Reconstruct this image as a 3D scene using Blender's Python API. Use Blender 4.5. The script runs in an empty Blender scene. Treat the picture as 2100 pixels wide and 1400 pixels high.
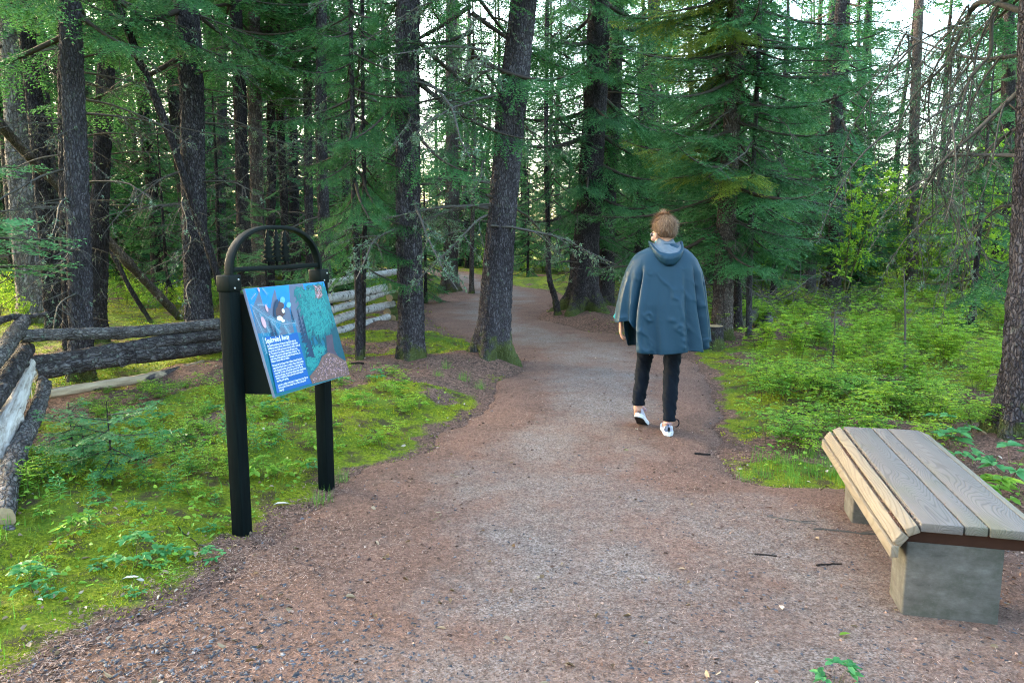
import bpy, math, random
import numpy as np
from mathutils import Vector, Matrix

# ------------------------------------------------------------------ camera, sky, sun, exposure
scene = bpy.context.scene
CAM_H = 1.5
FPX = 1500.0                       # focal length in 2100 px wide frame
PITCH = math.atan(210.0/FPX)
cam_d = bpy.data.cameras.new('camera')
cam = bpy.data.objects.new('camera', cam_d)
scene.collection.objects.link(cam)
cam.location = (0, 0, CAM_H)
cam.rotation_euler = (math.pi/2-PITCH, 0, 0)
cam_d.sensor_width = 36.0
cam_d.lens = 36.0*FPX/2100.0
cam_d.clip_start = 0.05
cam_d.clip_end = 1500
scene.camera = cam

SUN_EL, SUN_ROT = math.radians(16), math.radians(-58)    # low evening sun, to the left of the trail
world = bpy.data.worlds.new('World'); scene.world = world
world.use_nodes = True
wn = world.node_tree.nodes; wl = world.node_tree.links
sky = wn.new('ShaderNodeTexSky'); sky.sky_type = 'NISHITA'; sky.sun_disc = False
sky.sun_elevation = SUN_EL; sky.sun_rotation = SUN_ROT
sky.air_density = 1.0; sky.dust_density = 4.0; sky.ozone_density = 1.0
bg = wn['Background']; bg.inputs['Strength'].default_value = 0.15
wl.new(sky.outputs[0], bg.inputs[0])
sun_d = bpy.data.lights.new('sun', 'SUN'); sun_d.energy = 1.0; sun_d.angle = math.radians(10.0)
sun_d.color = (1.0, 0.80, 0.52)
sun = bpy.data.objects.new('sun', sun_d); scene.collection.objects.link(sun)
sdir = Vector((math.sin(SUN_ROT)*math.cos(SUN_EL), math.cos(SUN_ROT)*math.cos(SUN_EL), math.sin(SUN_EL)))
sun.rotation_euler = sdir.to_track_quat('Z', 'Y').to_euler()
sun.location = (-20, -10, 30)
vs = scene.view_settings
vs.view_transform = 'Standard'; vs.look = 'None'; vs.gamma = 1.0; vs.use_curve_mapping = False
vs.exposure = 3.95
vs.use_white_balance = True; vs.white_balance_temperature = 6700; vs.white_balance_tint = 5
scene.render.engine = 'CYCLES'
cy = scene.cycles
cy.max_bounces = 7; cy.diffuse_bounces = 4; cy.glossy_bounces = 2; cy.transmission_bounces = 4
cy.transparent_max_bounces = 6; cy.sample_clamp_indirect = 6.0
cy.use_denoising = True; cy.denoising_prefilter = 'NONE'
cy.pixel_filter_type = 'BLACKMAN_HARRIS'; cy.filter_width = 1.1
cy.caustics_reflective = False; cy.caustics_refractive = False

# ------------------------------------------------------------------ helpers
rng = np.random.default_rng(11)
COL = scene.collection
CP, SP = math.cos(PITCH), math.sin(PITCH)

def ray(px, py):
    u = (px-1050)/FPX; v = (700-py)/FPX
    return np.array([u, CP+v*SP, v*CP-SP])
def gp(px, py, z=0.0):             # point on the ground seen at a pixel
    d = ray(px, py); t = (z-CAM_H)/d[2]
    return np.array([d[0]*t, d[1]*t, z])
def at(px, py, y):                 # point at distance y
    d = ray(px, py); t = y/d[1]
    return np.array([d[0]*t, y, CAM_H+d[2]*t])

def _hash(ix, iy, iz, seed):
    h = (ix*374761393 + iy*668265263 + iz*2147483647 + seed*1274126177) & 0xffffffff
    h = ((h ^ (h >> 13))*1274126177) & 0xffffffff
    h = ((h ^ (h >> 16))*2246822519) & 0xffffffff
    return ((h ^ (h >> 15)) & 0xffffff)/float(0xffffff)
def vn(p, seed=0):
    p = np.asarray(p, float)
    i = np.floor(p).astype(np.int64); f = p-i; f = f*f*(3-2*f)
    r = 0
    for dx in (0, 1):
        for dy in (0, 1):
            for dz in (0, 1):
                w = (f[:, 0] if dx else 1-f[:, 0])*(f[:, 1] if dy else 1-f[:, 1])*(f[:, 2] if dz else 1-f[:, 2])
                r = r + w*_hash(i[:, 0]+dx, i[:, 1]+dy, i[:, 2]+dz, seed)
    return r
def fbm(p, octv=4, seed=0):
    r = 0; a = .5; p = np.asarray(p, float)
    for k in range(octv):
        r = r+a*(vn(p, seed+k)*2-1); p = p*2.03+7.1; a *= .5
    return r
def worley(p, seed=0):             # distances to nearest and second nearest cell point
    i = np.floor(p).astype(np.int64)
    d1 = np.full(len(p), 9.0); d2 = np.full(len(p), 9.0); idv = np.zeros(len(p))
    for dx in (-1, 0, 1):
        for dy in (-1, 0, 1):
            for dz in (-1, 0, 1):
                c = i+np.array([dx, dy, dz])
                q = np.stack([c[:, k]+_hash(c[:, 0], c[:, 1], c[:, 2], seed+k*17) for k in range(3)], 1)
                d = np.linalg.norm(q-p, axis=1)
                idc = _hash(c[:, 0], c[:, 1], c[:, 2], seed+91)
                m = d < d1
                d2 = np.where(m, d1, np.minimum(d2, d)); idv = np.where(m, idc, idv); d1 = np.where(m, d, d1)
    return d1, d2, idv
def sstep(a, b, x):
    t = np.clip((x-a)/(b-a), 0, 1); return t*t*(3-2*t)
def unit(v):
    v = np.asarray(v, float); n = np.linalg.norm(v, axis=-1, keepdims=True)
    return v/np.maximum(n, 1e-9)

class MB:
    """collects chunks of vertices and faces and links them as ONE mesh object"""
    def __init__(self): self.V = []; self.F = []; self.M = []; self.T = []; self.n = 0
    def add(self, V, F, mat=0, tone=None):
        V = np.asarray(V, float).reshape(-1, 3); F = np.asarray(F, np.int64)
        if F.ndim == 1: F = F.reshape(1, -1)
        self.V.append(V); self.F.append(F+self.n)
        self.M.append(np.full(len(F), mat) if np.isscalar(mat) else np.asarray(mat))
        self.T.append(np.full(len(V), .5 if tone is None else tone) if (tone is None or np.isscalar(tone)) else np.asarray(tone))
        self.n += len(V); return self
    def arrays(self):
        V = np.concatenate(self.V); T = np.concatenate(self.T); return V, self.F, self.M, T
    def merge(self, other, R=None, t=None, s=1.0, dt=0.0):
        V, F, M, T = other.arrays()
        V = V*s
        if R is not None: V = V@np.asarray(R).T
        if t is not None: V = V+np.asarray(t)
        self.V.append(V); self.T.append(np.clip(T+dt, 0, 1))
        for f, m in zip(F, M): self.F.append(f+self.n); self.M.append(m)
        self.n += len(V)
    def mesh(self, name, mats, smooth=False):
        V = np.concatenate(self.V); T = np.concatenate(self.T)
        me = bpy.data.meshes.new(name)
        loops = np.concatenate([f.ravel() for f in self.F])
        sizes = np.concatenate([np.full(len(f), f.shape[1]) for f in self.F])
        mi = np.concatenate(self.M)
        starts = np.concatenate([[0], np.cumsum(sizes)[:-1]])
        me.vertices.add(len(V)); me.vertices.foreach_set('co', V.astype(np.float32).ravel())
        me.loops.add(len(loops)); me.loops.foreach_set('vertex_index', loops.astype(np.int32))
        me.polygons.add(len(sizes)); me.polygons.foreach_set('loop_start', starts.astype(np.int32))
        me.polygons.foreach_set('material_index', mi.astype(np.int32))
        if smooth is not False:
            sm = np.ones(len(sizes), bool) if smooth is True else np.isin(mi, smooth)
            me.polygons.foreach_set('use_smooth', sm)
        at_ = me.attributes.new('tone', 'FLOAT', 'POINT'); at_.data.foreach_set('value', T.astype(np.float32))
        for m in (mats if isinstance(mats, (list, tuple)) else [mats]): me.materials.append(m)
        me.update(calc_edges=True)
        return me
    def build(self, name, mats, parent=None, smooth=False, **kw):
        return link(name, self.mesh(name, mats, smooth), parent, **kw)

def link(name, data, parent=None, loc=None, rot=None, scale=None, **props):
    o = bpy.data.objects.new(name, data); COL.objects.link(o)
    if parent is not None: o.parent = parent
    if loc is not None: o.location = tuple(loc)
    if rot is not None: o.rotation_euler = tuple(rot)
    if scale is not None: o.scale = (scale,)*3 if np.isscalar(scale) else tuple(scale)
    for k, v in props.items(): o[k] = v
    return o
def thing(name, label, cat, loc=(0, 0, 0), rot=(0, 0, 0), group=None, scale=None):
    o = link(name, None, None, loc, rot, scale, label=label, category=cat)
    o.empty_display_size = .1
    if group: o['group'] = group
    return o
def tag(o, label, cat, group=None):
    o['label'] = label; o['category'] = cat
    if group: o['group'] = group
    return o

BOXF = np.array([[0, 1, 3, 2], [4, 6, 7, 5], [0, 4, 5, 1], [2, 3, 7, 6], [0, 2, 6, 4], [1, 5, 7, 3]])
def box(mb, lo, hi, mat=0, tone=None):
    lo = np.array(lo, float); hi = np.array(hi, float)
    V = [[(lo, hi)[i][0], (lo, hi)[j][1], (lo, hi)[k][2]] for i in (0, 1) for j in (0, 1) for k in (0, 1)]
    return mb.add(V, BOXF, mat, tone)
def bevel(o, w, seg=2):
    m = o.modifiers.new('bevel', 'BEVEL'); m.width = w; m.segments = seg; m.limit_method = 'ANGLE'; return o

def frames(P):
    P = np.asarray(P, float)
    T = np.gradient(P, axis=0); T = unit(T)
    up = np.array([0, 0, 1.0]) if abs(T[0, 2]) < .9 else np.array([1.0, 0, 0])
    A = unit(np.cross(T, np.broadcast_to(up, T.shape)))
    B = np.cross(T, A)
    return T, A, B
def tube(mb, P, R, n=6, mat=0, cap=True, tone=None):
    P = np.asarray(P, float); m = len(P)
    R = np.full(m, R) if np.isscalar(R) else np.asarray(R)
    T, A, B = frames(P)
    th = np.linspace(0, 2*np.pi, n, endpoint=False)
    V = P[:, None]+R[:, None, None]*(A[:, None]*np.cos(th)[None, :, None]+B[:, None]*np.sin(th)[None, :, None])
    V = V.reshape(-1, 3)
    i, j = np.meshgrid(np.arange(m-1), np.arange(n), indexing='ij')
    a = i*n+j; b = i*n+(j+1) % n
    F = np.stack([a, b, b+n, a+n], -1).reshape(-1, 4)
    mb.add(V, F, mat, tone)
    if cap:
        mb.add(V[:n], [list(range(n-1, -1, -1))], mat, tone); mb.add(V[-n:], [list(range(n))], mat, tone)
    return mb
def loft(mb, rings, mat=0, closed=True, capa=False, capb=False, tone=None):
    """rings: array (m, n, 3)"""
    R = np.asarray(rings, float); m, n = R.shape[:2]
    k = n if closed else n-1
    i, j = np.meshgrid(np.arange(m-1), np.arange(k), indexing='ij')
    a = i*n+j; b = i*n+(j+1) % n
    F = np.stack([a, b, b+n, a+n], -1).reshape(-1, 4)
    V = R.reshape(-1, 3)
    mb.add(V, F, mat, tone)
    if capa: mb.add(R[0], [list(range(n-1, -1, -1))], mat, tone if np.isscalar(tone) else None)
    if capb: mb.add(R[-1], [list(range(n))], mat, tone if np.isscalar(tone) else None)
    return mb
def rotz(a):
    c, s = math.cos(a), math.sin(a); return np.array([[c, -s, 0], [s, c, 0], [0, 0, 1.0]])
def roty(a):
    c, s = math.cos(a), math.sin(a); return np.array([[c, 0, s], [0, 1, 0], [-s, 0, c]])
def rotx(a):
    c, s = math.cos(a), math.sin(a); return np.array([[1, 0, 0], [0, c, -s], [0, s, c]])

# ------------------------------------------------------------------ materials
class NT:
    def __init__(self, name):
        self.m = bpy.data.materials.new(name); self.m.use_nodes = True
        self.n = self.m.node_tree.nodes; self.l = self.m.node_tree.links
        self.b = self.n['Principled BSDF']; self.out = self.n['Material Output']
    def new(self, t, **kw):
        nd = self.n.new(t)
        for k, v in kw.items():
            if hasattr(nd, k): setattr(nd, k, v)
        return nd
    def val(self, sock, v):
        if hasattr(v, 'is_output') or isinstance(v, bpy.types.NodeSocket): self.l.new(v, sock)
        else: sock.default_value = v
    def coord(self, scale=(1, 1, 1), kind='Object'):
        tc = self.new('ShaderNodeTexCoord'); mp = self.new('ShaderNodeMapping')
        mp.inputs['Scale'].default_value = scale
        self.l.new(tc.outputs[kind], mp.inputs['Vector']); return mp.outputs['Vector']
    def noise(self, vec, scale, detail=4, rough=.55, dist=0.0):
        nd = self.new('ShaderNodeTexNoise'); self.l.new(vec, nd.inputs['Vector'])
        nd.inputs['Scale'].default_value = scale; nd.inputs['Detail'].default_value = detail
        nd.inputs['Roughness'].default_value = rough; nd.inputs['Distortion'].default_value = dist
        return nd.outputs['Fac']
    def voro(self, vec, scale, feature='F1', out='Distance', rand=1.0):
        nd = self.new('ShaderNodeTexVoronoi'); nd.feature = feature
        self.l.new(vec, nd.inputs['Vector']); nd.inputs['Scale'].default_value = scale
        nd.inputs['Randomness'].default_value = rand
        return nd.outputs[out]
    def ramp(self, fac, stops):
        nd = self.new('ShaderNodeValToRGB'); self.l.new(fac, nd.inputs['Fac'])
        e = nd.color_ramp.elements
        while len(e) < len(stops): e.new(.5)
        for k, (p, c) in enumerate(stops):
            e[k].position = p; c = (c, c, c) if np.isscalar(c) else c; e[k].color = (*c, 1)
        return nd.outputs['Color']
    def mix(self, fac, a, b, mode='MIX'):
        nd = self.new('ShaderNodeMix'); nd.data_type = 'RGBA'; nd.blend_type = mode
        for s, v in ((nd.inputs[0], fac), (nd.inputs[6], a), (nd.inputs[7], b)):
            if isinstance(v, bpy.types.NodeSocket): self.l.new(v, s)
            else: s.default_value = v if np.isscalar(v) else (*v, 1)
        return nd.outputs[2]
    def math(self, op, a, b=0.0):
        nd = self.new('ShaderNodeMath'); nd.operation = op
        for s, v in ((nd.inputs[0], a), (nd.inputs[1], b)):
            if isinstance(v, bpy.types.NodeSocket): self.l.new(v, s)
            else: s.default_value = v
        return nd.outputs[0]
    def attr(self, name):
        nd = self.new('ShaderNodeAttribute'); nd.attribute_name = name; return nd.outputs['Fac']
    def rnd(self):
        return self.new('ShaderNodeObjectInfo').outputs['Random']
    def bump(self, h, strength=.5, dist=.01):
        nd = self.new('ShaderNodeBump'); nd.inputs['Strength'].default_value = strength
        nd.inputs['Distance'].default_value = dist; self.l.new(h, nd.inputs['Height'])
        self.l.new(nd.outputs['Normal'], self.b.inputs['Normal'])
    def col(self, c):
        if isinstance(c, bpy.types.NodeSocket): self.l.new(c, self.b.inputs['Base Color'])
        else: self.b.inputs['Base Color'].default_value = (*c, 1)
    def rough(self, r, spec=.3):
        self.b.inputs['Roughness'].default_value = r; self.b.inputs['Specular IOR Level'].default_value = spec

def simple(name, c, rough=.6, spec=.3, var=.25, scale=30, bump=.0, metal=0.0):
    t = NT(name); v = t.coord()
    n = t.noise(v, scale, 4)
    t.col(t.mix(n, tuple(x*(1-var) for x in c), tuple(min(1, x*(1+var)) for x in c)))
    t.rough(rough, spec); t.b.inputs['Metallic'].default_value = metal
    if bump: t.bump(n, bump, .005)
    return t.m

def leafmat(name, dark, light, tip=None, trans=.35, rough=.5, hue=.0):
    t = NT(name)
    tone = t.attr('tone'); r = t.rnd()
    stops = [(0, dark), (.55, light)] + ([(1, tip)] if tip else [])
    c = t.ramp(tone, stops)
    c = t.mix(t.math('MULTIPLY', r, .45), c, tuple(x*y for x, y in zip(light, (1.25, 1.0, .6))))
    t.col(c); t.rough(rough, .25)
    tr = t.new('ShaderNodeBsdfTranslucent'); t.l.new(c, tr.inputs['Color'])
    mx = t.new('ShaderNodeMixShader'); mx.inputs[0].default_value = trans
    t.l.new(t.b.outputs[0], mx.inputs[1]); t.l.new(tr.outputs[0], mx.inputs[2]); t.l.new(mx.outputs[0], t.out.inputs['Surface'])
    return t.m

def barkmat(name, dark, mid, light, lichen=(.20, .24, .19), lich=.0, vs_=(44, 44, 17), bump=.9, dist=.02, moss=True):
    t = NT(name)
    v = t.coord(vs_); v1 = t.coord()
    wob = t.noise(v1, 9, 3)
    nd = t.new('ShaderNodeVectorMath'); nd.operation = 'ADD'; t.l.new(v, nd.inputs[0])
    wn_ = t.new('ShaderNodeTexNoise'); t.l.new(v1, wn_.inputs['Vector']); wn_.inputs['Scale'].default_value = 14
    sc = t.new('ShaderNodeVectorMath'); sc.operation = 'SCALE'; t.l.new(wn_.outputs['Color'], sc.inputs[0]); sc.inputs['Scale'].default_value = 1.6
    t.l.new(sc.outputs[0], nd.inputs[1])
    e = t.voro(nd.outputs[0], 1.0, 'DISTANCE_TO_EDGE')
    cell = t.voro(nd.outputs[0], 1.0, 'F1', 'Color')
    sep = t.new('ShaderNodeSeparateColor'); t.l.new(cell, sep.inputs[0])
    fine = t.noise(v1, 85, 5, .65)
    plate = t.ramp(e, [(0, 0.0), (.18, .75), (.5, 1.0)])
    base = t.ramp(t.math('ADD', t.math('MULTIPLY', sep.outputs[0], .28), t.math('MULTIPLY', fine, .78)), [(.15, dark), (.5, mid), (.85, light)])
    base = t.mix(plate, dark, base)
    if lich > 0:
        ln = t.ramp(t.noise(v1, 16, 6, .7), [(.60-lich*.18, 0.0), (.72-lich*.18, 1.0)])
        base = t.mix(t.math('MULTIPLY', ln, .8), base, lichen)
    r = t.rnd()
    base = t.mix(t.math('MULTIPLY', r, .35), base, mid)
    sx_ = t.new('ShaderNodeSeparateXYZ'); t.l.new(v1, sx_.inputs[0])
    if moss:                                       # moss creeping up the foot of the stem, broken by noise
        mf = t.ramp(t.math('ADD', t.math('MULTIPLY', sx_.outputs[2], -1.1), t.math('MULTIPLY', t.noise(v1, 7, 4, .65), 1.3)), [(.42, 0.0), (.62, .8)])
        base = t.mix(mf, base, (.075, .095, .022))
    big = t.noise(t.coord((5, 5, 1.2)), 1.0, 4, .6)     # long grey and rusty streaks
    base = t.mix(1.0, base, t.ramp(big, [(.33, (.62, .58, .58)), (.5, (1, 1, 1)), (.70, (1.35, 1.30, 1.28))]), 'MULTIPLY')
    t.col(base); t.rough(.9, .12)
    h = t.math('ADD', t.math('MULTIPLY', plate, .7), t.math('MULTIPLY', fine, .45))
    t.bump(h, bump, dist)
    return t.m

M = {}
M['bark'] = barkmat('spruce_bark', (.022, .019, .022), (.075, .068, .076), (.175, .165, .18), lichen=(.13, .15, .12), lich=.12)
M['bark_pale'] = barkmat('pale_bark', (.05, .042, .04), (.22, .20, .20), (.42, .39, .38), lich=.2, vs_=(20, 20, 5))
M['bark_red'] = barkmat('red_bark', (.034, .025, .023), (.125, .10, .092), (.25, .215, .20), lich=.1)
M['bark_dark'] = barkmat('dark_bark', (.014, .011, .012), (.046, .040, .043), (.105, .095, .10), lichen=(.10, .12, .09), lich=.12)
M['needle'] = leafmat('spruce_needles', (.013, .050, .020), (.038, .138, .048), (.11, .28, .090), trans=.4)
M['needle_young'] = leafmat('young_spruce_needles', (.026, .095, .036), (.065, .22, .080), (.13, .34, .13), trans=.4)
M['needle_gold'] = leafmat('yellowish_spruce_needles', (.035, .060, .014), (.10, .135, .028), (.26, .24, .045), trans=.4)
M['twig_dark'] = simple('dark_fallen_wood', (.022, .017, .015), .9, .1, .5, 50, .3)
M['twig'] = simple('twig_wood', (.055, .045, .038), .9, .1, .4, 60)
M['dead'] = simple('dead_twig_wood', (.085, .078, .070), .9, .1, .5, 40)
M['lichen'] = leafmat('beard_lichen', (.07, .12, .08), (.13, .21, .14), (.22, .31, .22), trans=.2, rough=.9)
M['leaf'] = leafmat('green_leaf', (.060, .175, .026), (.17, .385, .050), (.38, .58, .075), trans=.5)
M['leaf_yellow'] = leafmat('yellow_green_leaf', (.10, .23, .025), (.26, .46, .045), (.50, .62, .06), trans=.5)
M['leaf_blue'] = leafmat('blue_green_leaf', (.036, .165, .055), (.085, .31, .105), (.18, .43, .16), trans=.45)
M['grass'] = leafmat('grass_blade', (.04, .13, .02), (.10, .28, .035), (.22, .40, .06), trans=.4)
M['moss'] = leafmat('moss', (.075, .105, .010), (.21, .27, .018), (.42, .46, .040), trans=.25, rough=.9)
M['stem'] = simple('green_brown_stem', (.09, .08, .035), .8, .2, .4, 30)
M['sign_green'] = simple('dark_green_steel_paint', (.0025, .006, .006), .5, .12, .3, 60)
M['wood_cut'] = simple('cut_log_end', (.33, .24, .14), .85, .15, .35, 45, .3)
# ------------------------------------------------------------------ path outline and ground height
PAIRS = [  # (left x, left y, right x, right y) along the trail, metres
    (9.0, -14.0, 11.5, -11.0), (3.2, -9.0, 6.6, -6.6), (-.6, -5.6, 4.6, -4.4), (-2.3, -2.4, 3.5, -2.0), (-1.9, 1.2, 3.1, 1.0), (-1.58, 2.31, 2.75, 2.2), (-1.43, 2.66, 2.62, 3.0), (-1.35, 3.09, 2.55, 3.7),
    (-1.28, 3.52, 2.2, 4.15), (-1.04, 4.29, 1.50, 4.38), (-.68, 4.94, 1.52, 5.0), (-.37, 5.99, 1.70, 5.85), (-.18, 7.19, 1.95, 7.2),
    (-.0, 8.13, 2.22, 8.97), (.02, 8.95, 2.0, 10.6), (-.35, 10.2, 1.3, 11.9), (-.95, 11.8, .62, 13.3), (-1.43, 13.3, .50, 14.3),
    (-1.80, 15.6, .95, 16.6), (-1.9, 18.4, 1.30, 18.8), (-1.85, 21.5, .95, 21.3), (-1.95, 24.0, .1, 23.4), (-2.3, 27.0, -.85, 26.0),
    (-3.2, 30.5, -1.3, 30.5), (-5.5, 34.5, -3.4, 35.5), (-10.5, 38.0, -9.0, 39.5)]
def catmull(P, k):
    P = np.asarray(P, float); out = []
    Q = np.vstack([2*P[0]-P[1], P, 2*P[-1]-P[-2]])
    for i in range(1, len(Q)-2):
        t = np.linspace(0, 1, k, endpoint=False)[:, None]
        a, b, c, d = Q[i-1], Q[i], Q[i+1], Q[i+2]
        out.append(.5*((2*b)+(c-a)*t+(2*a-5*b+4*c-d)*t**2+(3*b-a-3*c+d)*t**3))
    out.append(P[-1:]); return np.vstack(out)
EDGE = catmull(PAIRS, 26)
EL, ER = EDGE[:, :2].copy(), EDGE[:, 2:].copy()
for E_, sgn, sd in ((EL, -1, 3), (ER, 1, 5)):
    p3 = np.c_[E_, np.zeros(len(E_))]
    tn = unit(np.gradient(E_, axis=0)); nrm = np.c_[tn[:, 1], -tn[:, 0]]
    E_ += nrm*((fbm(p3*1.6, 4, sd)*.22+fbm(p3*7, 3, sd+9)*.10)[:, None])
POLY = np.vstack([EL, ER[::-1]])
def path_sd(x, y):
    """signed distance to the trail's edge, negative on the trail"""
    x = np.asarray(x, float).ravel(); y = np.asarray(y, float).ravel()
    A = POLY[::4]; B = np.roll(A, -1, 0)
    out = np.empty(len(x))
    for s in range(0, len(x), 20000):
        px = x[s:s+20000, None]; py = y[s:s+20000, None]
        dx, dy = B[:, 0]-A[:, 0], B[:, 1]-A[:, 1]
        t = np.clip(((px-A[:, 0])*dx+(py-A[:, 1])*dy)/(dx*dx+dy*dy+1e-12), 0, 1)
        d = np.sqrt(((A[:, 0]+t*dx-px)**2+(A[:, 1]+t*dy-py)**2).min(1))
        cond = (A[:, 1] > py) != (B[:, 1] > py)
        xi = A[:, 0]+(py-A[:, 1])/(np.where(dy == 0, 1e-9, dy))*dx
        ins = (cond & (px < xi)).sum(1) % 2 == 1
        out[s:s+20000] = np.where(ins, -d, d)
    return out
MOUND = [(1.35, 14.1, 1.0, .16), (-.27, 8.85, .75, .10), (-1.2, 8.75, .6, .07), (3.65, 5.15, .7, .10), (-1.75, 8.5, .6, .06), (3.3, 11.6, .9, .10),
         (-3.0, 3.4, 1.2, .05), (-3.8, 8.9, .7, .08), (-2.0, 21.8, .8, .1)]
def ground_z(x, y, sd=None):
    x = np.asarray(x, float).ravel(); y = np.asarray(y, float).ravel()
    if sd is None: sd = path_sd(x, y)
    p = np.c_[x, y, np.zeros(len(x))]
    off = sstep(0, .7, sd)
    z = off*(.05+fbm(p*.55, 3, 21)*.16+fbm(p*2.6, 3, 31)*.07+fbm(p*9, 2, 41)*.018)+(1-off)*fbm(p*1.1, 3, 51)*.012
    z = z-np.clip(-sd, 0, .6)*.0
    for mx, my, r, h in MOUND:
        z = z+h*np.exp(-((x-mx)**2+(y-my)**2)/(r*r))*sstep(-.1, .25, sd)
    return z
LITTER = [(-1.2, 8.5, .8, 1.0), (-.3, 8.6, 1.0, 1.0), (-1.9, 8.2, .9, 1.0), (-.75, 7.5, .75, .95), (-1.6, 7.5, .55, .8), (-3.4, 7.5, .7, .9), (-2.9, 8.3, .7, .8), (-3.95, 6.6, .7, .9), (1.3, 13.5, 1.6, 1.0),
          (2.3, 3.2, 1.3, 1.0), (3.2, 4.6, 1.3, .9), (1.95, 4.95, .55, .8), (2.3, 5.3, .5, .6), (1.7, 12.2, .9, .7), (3.3, 11.3, 1.2, .9), (-2.0, 12.2, 1.0, .9), (-5.5, 9.5, 1.5, .5)]
GREEN = [(-.95, 9.6, .55), (-1.75, 9.6, .8), (-.45, 9.7, .35), (1.75, 4.55, .28), (2.0, 4.4, .22)]
def litter_w(x, y, sd):
    p = np.c_[x, y, np.zeros(len(x))]
    n = fbm(p*1.7, 4, 61)
    w = sstep(.30, -.02, sd+n*.28+fbm(p*9, 2, 71)*.10)
    for lx, ly, r, a in LITTER:
        w = np.maximum(w, a*sstep(1.25, .6, np.hypot(x-lx, y-ly)/r+n*.55))
    for lx, ly, r in GREEN:
        w = w*(1-sstep(1.3, .7, np.hypot(x-lx, y-ly)/r+n*.4))
    w = np.maximum(w, sstep(.16, .40, n)*.75)
    return np.clip(w, 0, 1)
# ------------------------------------------------------------------ ground sheet and trail
def litter_color(t, v):
    """rusty spruce-needle litter: short streaks in three directions plus dark bits"""
    cols = None
    h = None
    for k, (ang, sc) in enumerate(((.3, 1.0), (1.4, 1.13), (2.4, .93))):
        mp = t.new('ShaderNodeMapping'); t.l.new(v, mp.inputs['Vector'])
        mp.inputs['Rotation'].default_value = (0, 0, ang); mp.inputs['Scale'].default_value = (110*sc, 460*sc, 110)
        n = t.noise(mp.outputs[0], 1.0, 2, .5)
        h = n if h is None else t.math('MAXIMUM', h, n)
    c = t.ramp(h, [(.42, (.045, .028, .022)), (.55, (.175, .098, .072)), (.68, (.31, .185, .138)), (.80, (.46, .32, .25))])
    big = t.noise(v, 2.2, 4, .6)
    c = t.mix(t.ramp(big, [(.38, 0.0), (.68, .5)]), c, (.10, .066, .052), 'MIX')
    return c, h

def ground_material():
    t = NT('forest_floor'); v = t.coord()
    lit = t.attr('tone')
    n1 = t.noise(v, 6, 5, .6); n2 = t.noise(v, 55, 4, .65); n3 = t.noise(v, 1.3, 4, .6)
    moss = t.ramp(n2, [(.3, (.055, .075, .008)), (.5, (.16, .20, .014)), (.72, (.33, .36, .030))])
    moss = t.mix(t.ramp(n3, [(.42, 0.0), (.62, .75)]), moss, (.055, .12, .018))
    moss = t.mix(t.ramp(n1, [(.50, 0.0), (.62, .9)]), moss, (.070, .048, .030))
    lc, lh = litter_color(t, v)
    duff = t.mix(t.ramp(t.noise(v, 24, 5, .7), [(.45, 0.0), (.62, .8)]), lc, (.032, .023, .019))
    duff = t.mix(1.0, duff, t.ramp(t.noise(v, 60, 2, .6), [(.32, .5), (.50, 1.0), (.70, 1.5)]), 'MULTIPLY')
    f = t.math('ADD', lit, t.math('MULTIPLY', t.math('SUBTRACT', n1, .5), .9))
    f = t.ramp(f, [(.38, 0.0), (.60, 1.0)])
    t.col(t.mix(f, moss, duff)); t.rough(.95, .08)
    t.bump(t.math('ADD', t.math('MULTIPLY', n2, 1.0), t.math('MULTIPLY', lh, .5)), .8, .02)
    return t.m
def path_material():
    t = NT('trail_surface'); v = t.coord()
    lc, lh = litter_color(t, v)
    edge = t.attr('tone')                      # 1 at the trodden middle, 0 at the edge
    nb = t.noise(v, .9, 5, .62, .4); nm = t.noise(v, 4.5, 5, .65); nf = t.noise(v, 170, 4, .7)
    grit = t.voro(v, 150, 'F1', 'Color')
    sep = t.new('ShaderNodeSeparateColor'); t.l.new(grit, sep.inputs[0])
    grey = t.ramp(t.math('ADD', t.math('MULTIPLY', sep.outputs[0], .5), t.math('MULTIPLY', nf, .5)), [(.25, (.105, .082, .070)), (.5, (.215, .176, .155)), (.78, (.34, .29, .265))])
    f = t.math('ADD', t.math('MULTIPLY', edge, .42), t.math('ADD', t.math('MULTIPLY', nb, 1.15), t.math('MULTIPLY', nm, .55)))
    f = t.ramp(t.math('MULTIPLY', f, .6), [(.62, 0.0), (.84, .92)])
    c = t.mix(f, lc, grey)
    # single needles lying over the bare grit
    c = t.mix(t.ramp(lh, [(.70, 0.0), (.76, .6)]), c, (.27, .165, .12))
    c = t.mix(t.ramp(t.noise(v, 95, 3, .6), [(.62, 0.0), (.72, .5)]), c, (.055, .045, .045))
    # clods, damp spots and packed patches a hand or a coin across
    n28 = t.noise(v, 26, 3, .65); n60 = t.noise(v, 62, 2, .6)
    c = t.mix(1.0, c, t.ramp(n28, [(.34, .78), (.50, 1.0), (.68, 1.16)]), 'MULTIPLY')
    c = t.mix(1.0, c, t.ramp(n60, [(.32, .72), (.50, 1.0), (.70, 1.25)]), 'MULTIPLY')
    t.col(c); t.rough(.93, .12)
    t.bump(t.math('ADD', t.math('MULTIPLY', n60, 1.2), t.math('ADD', t.math('MULTIPLY', nf, .6), t.math('MULTIPLY', lh, .6))), .9, .012)
    return t.m

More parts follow.
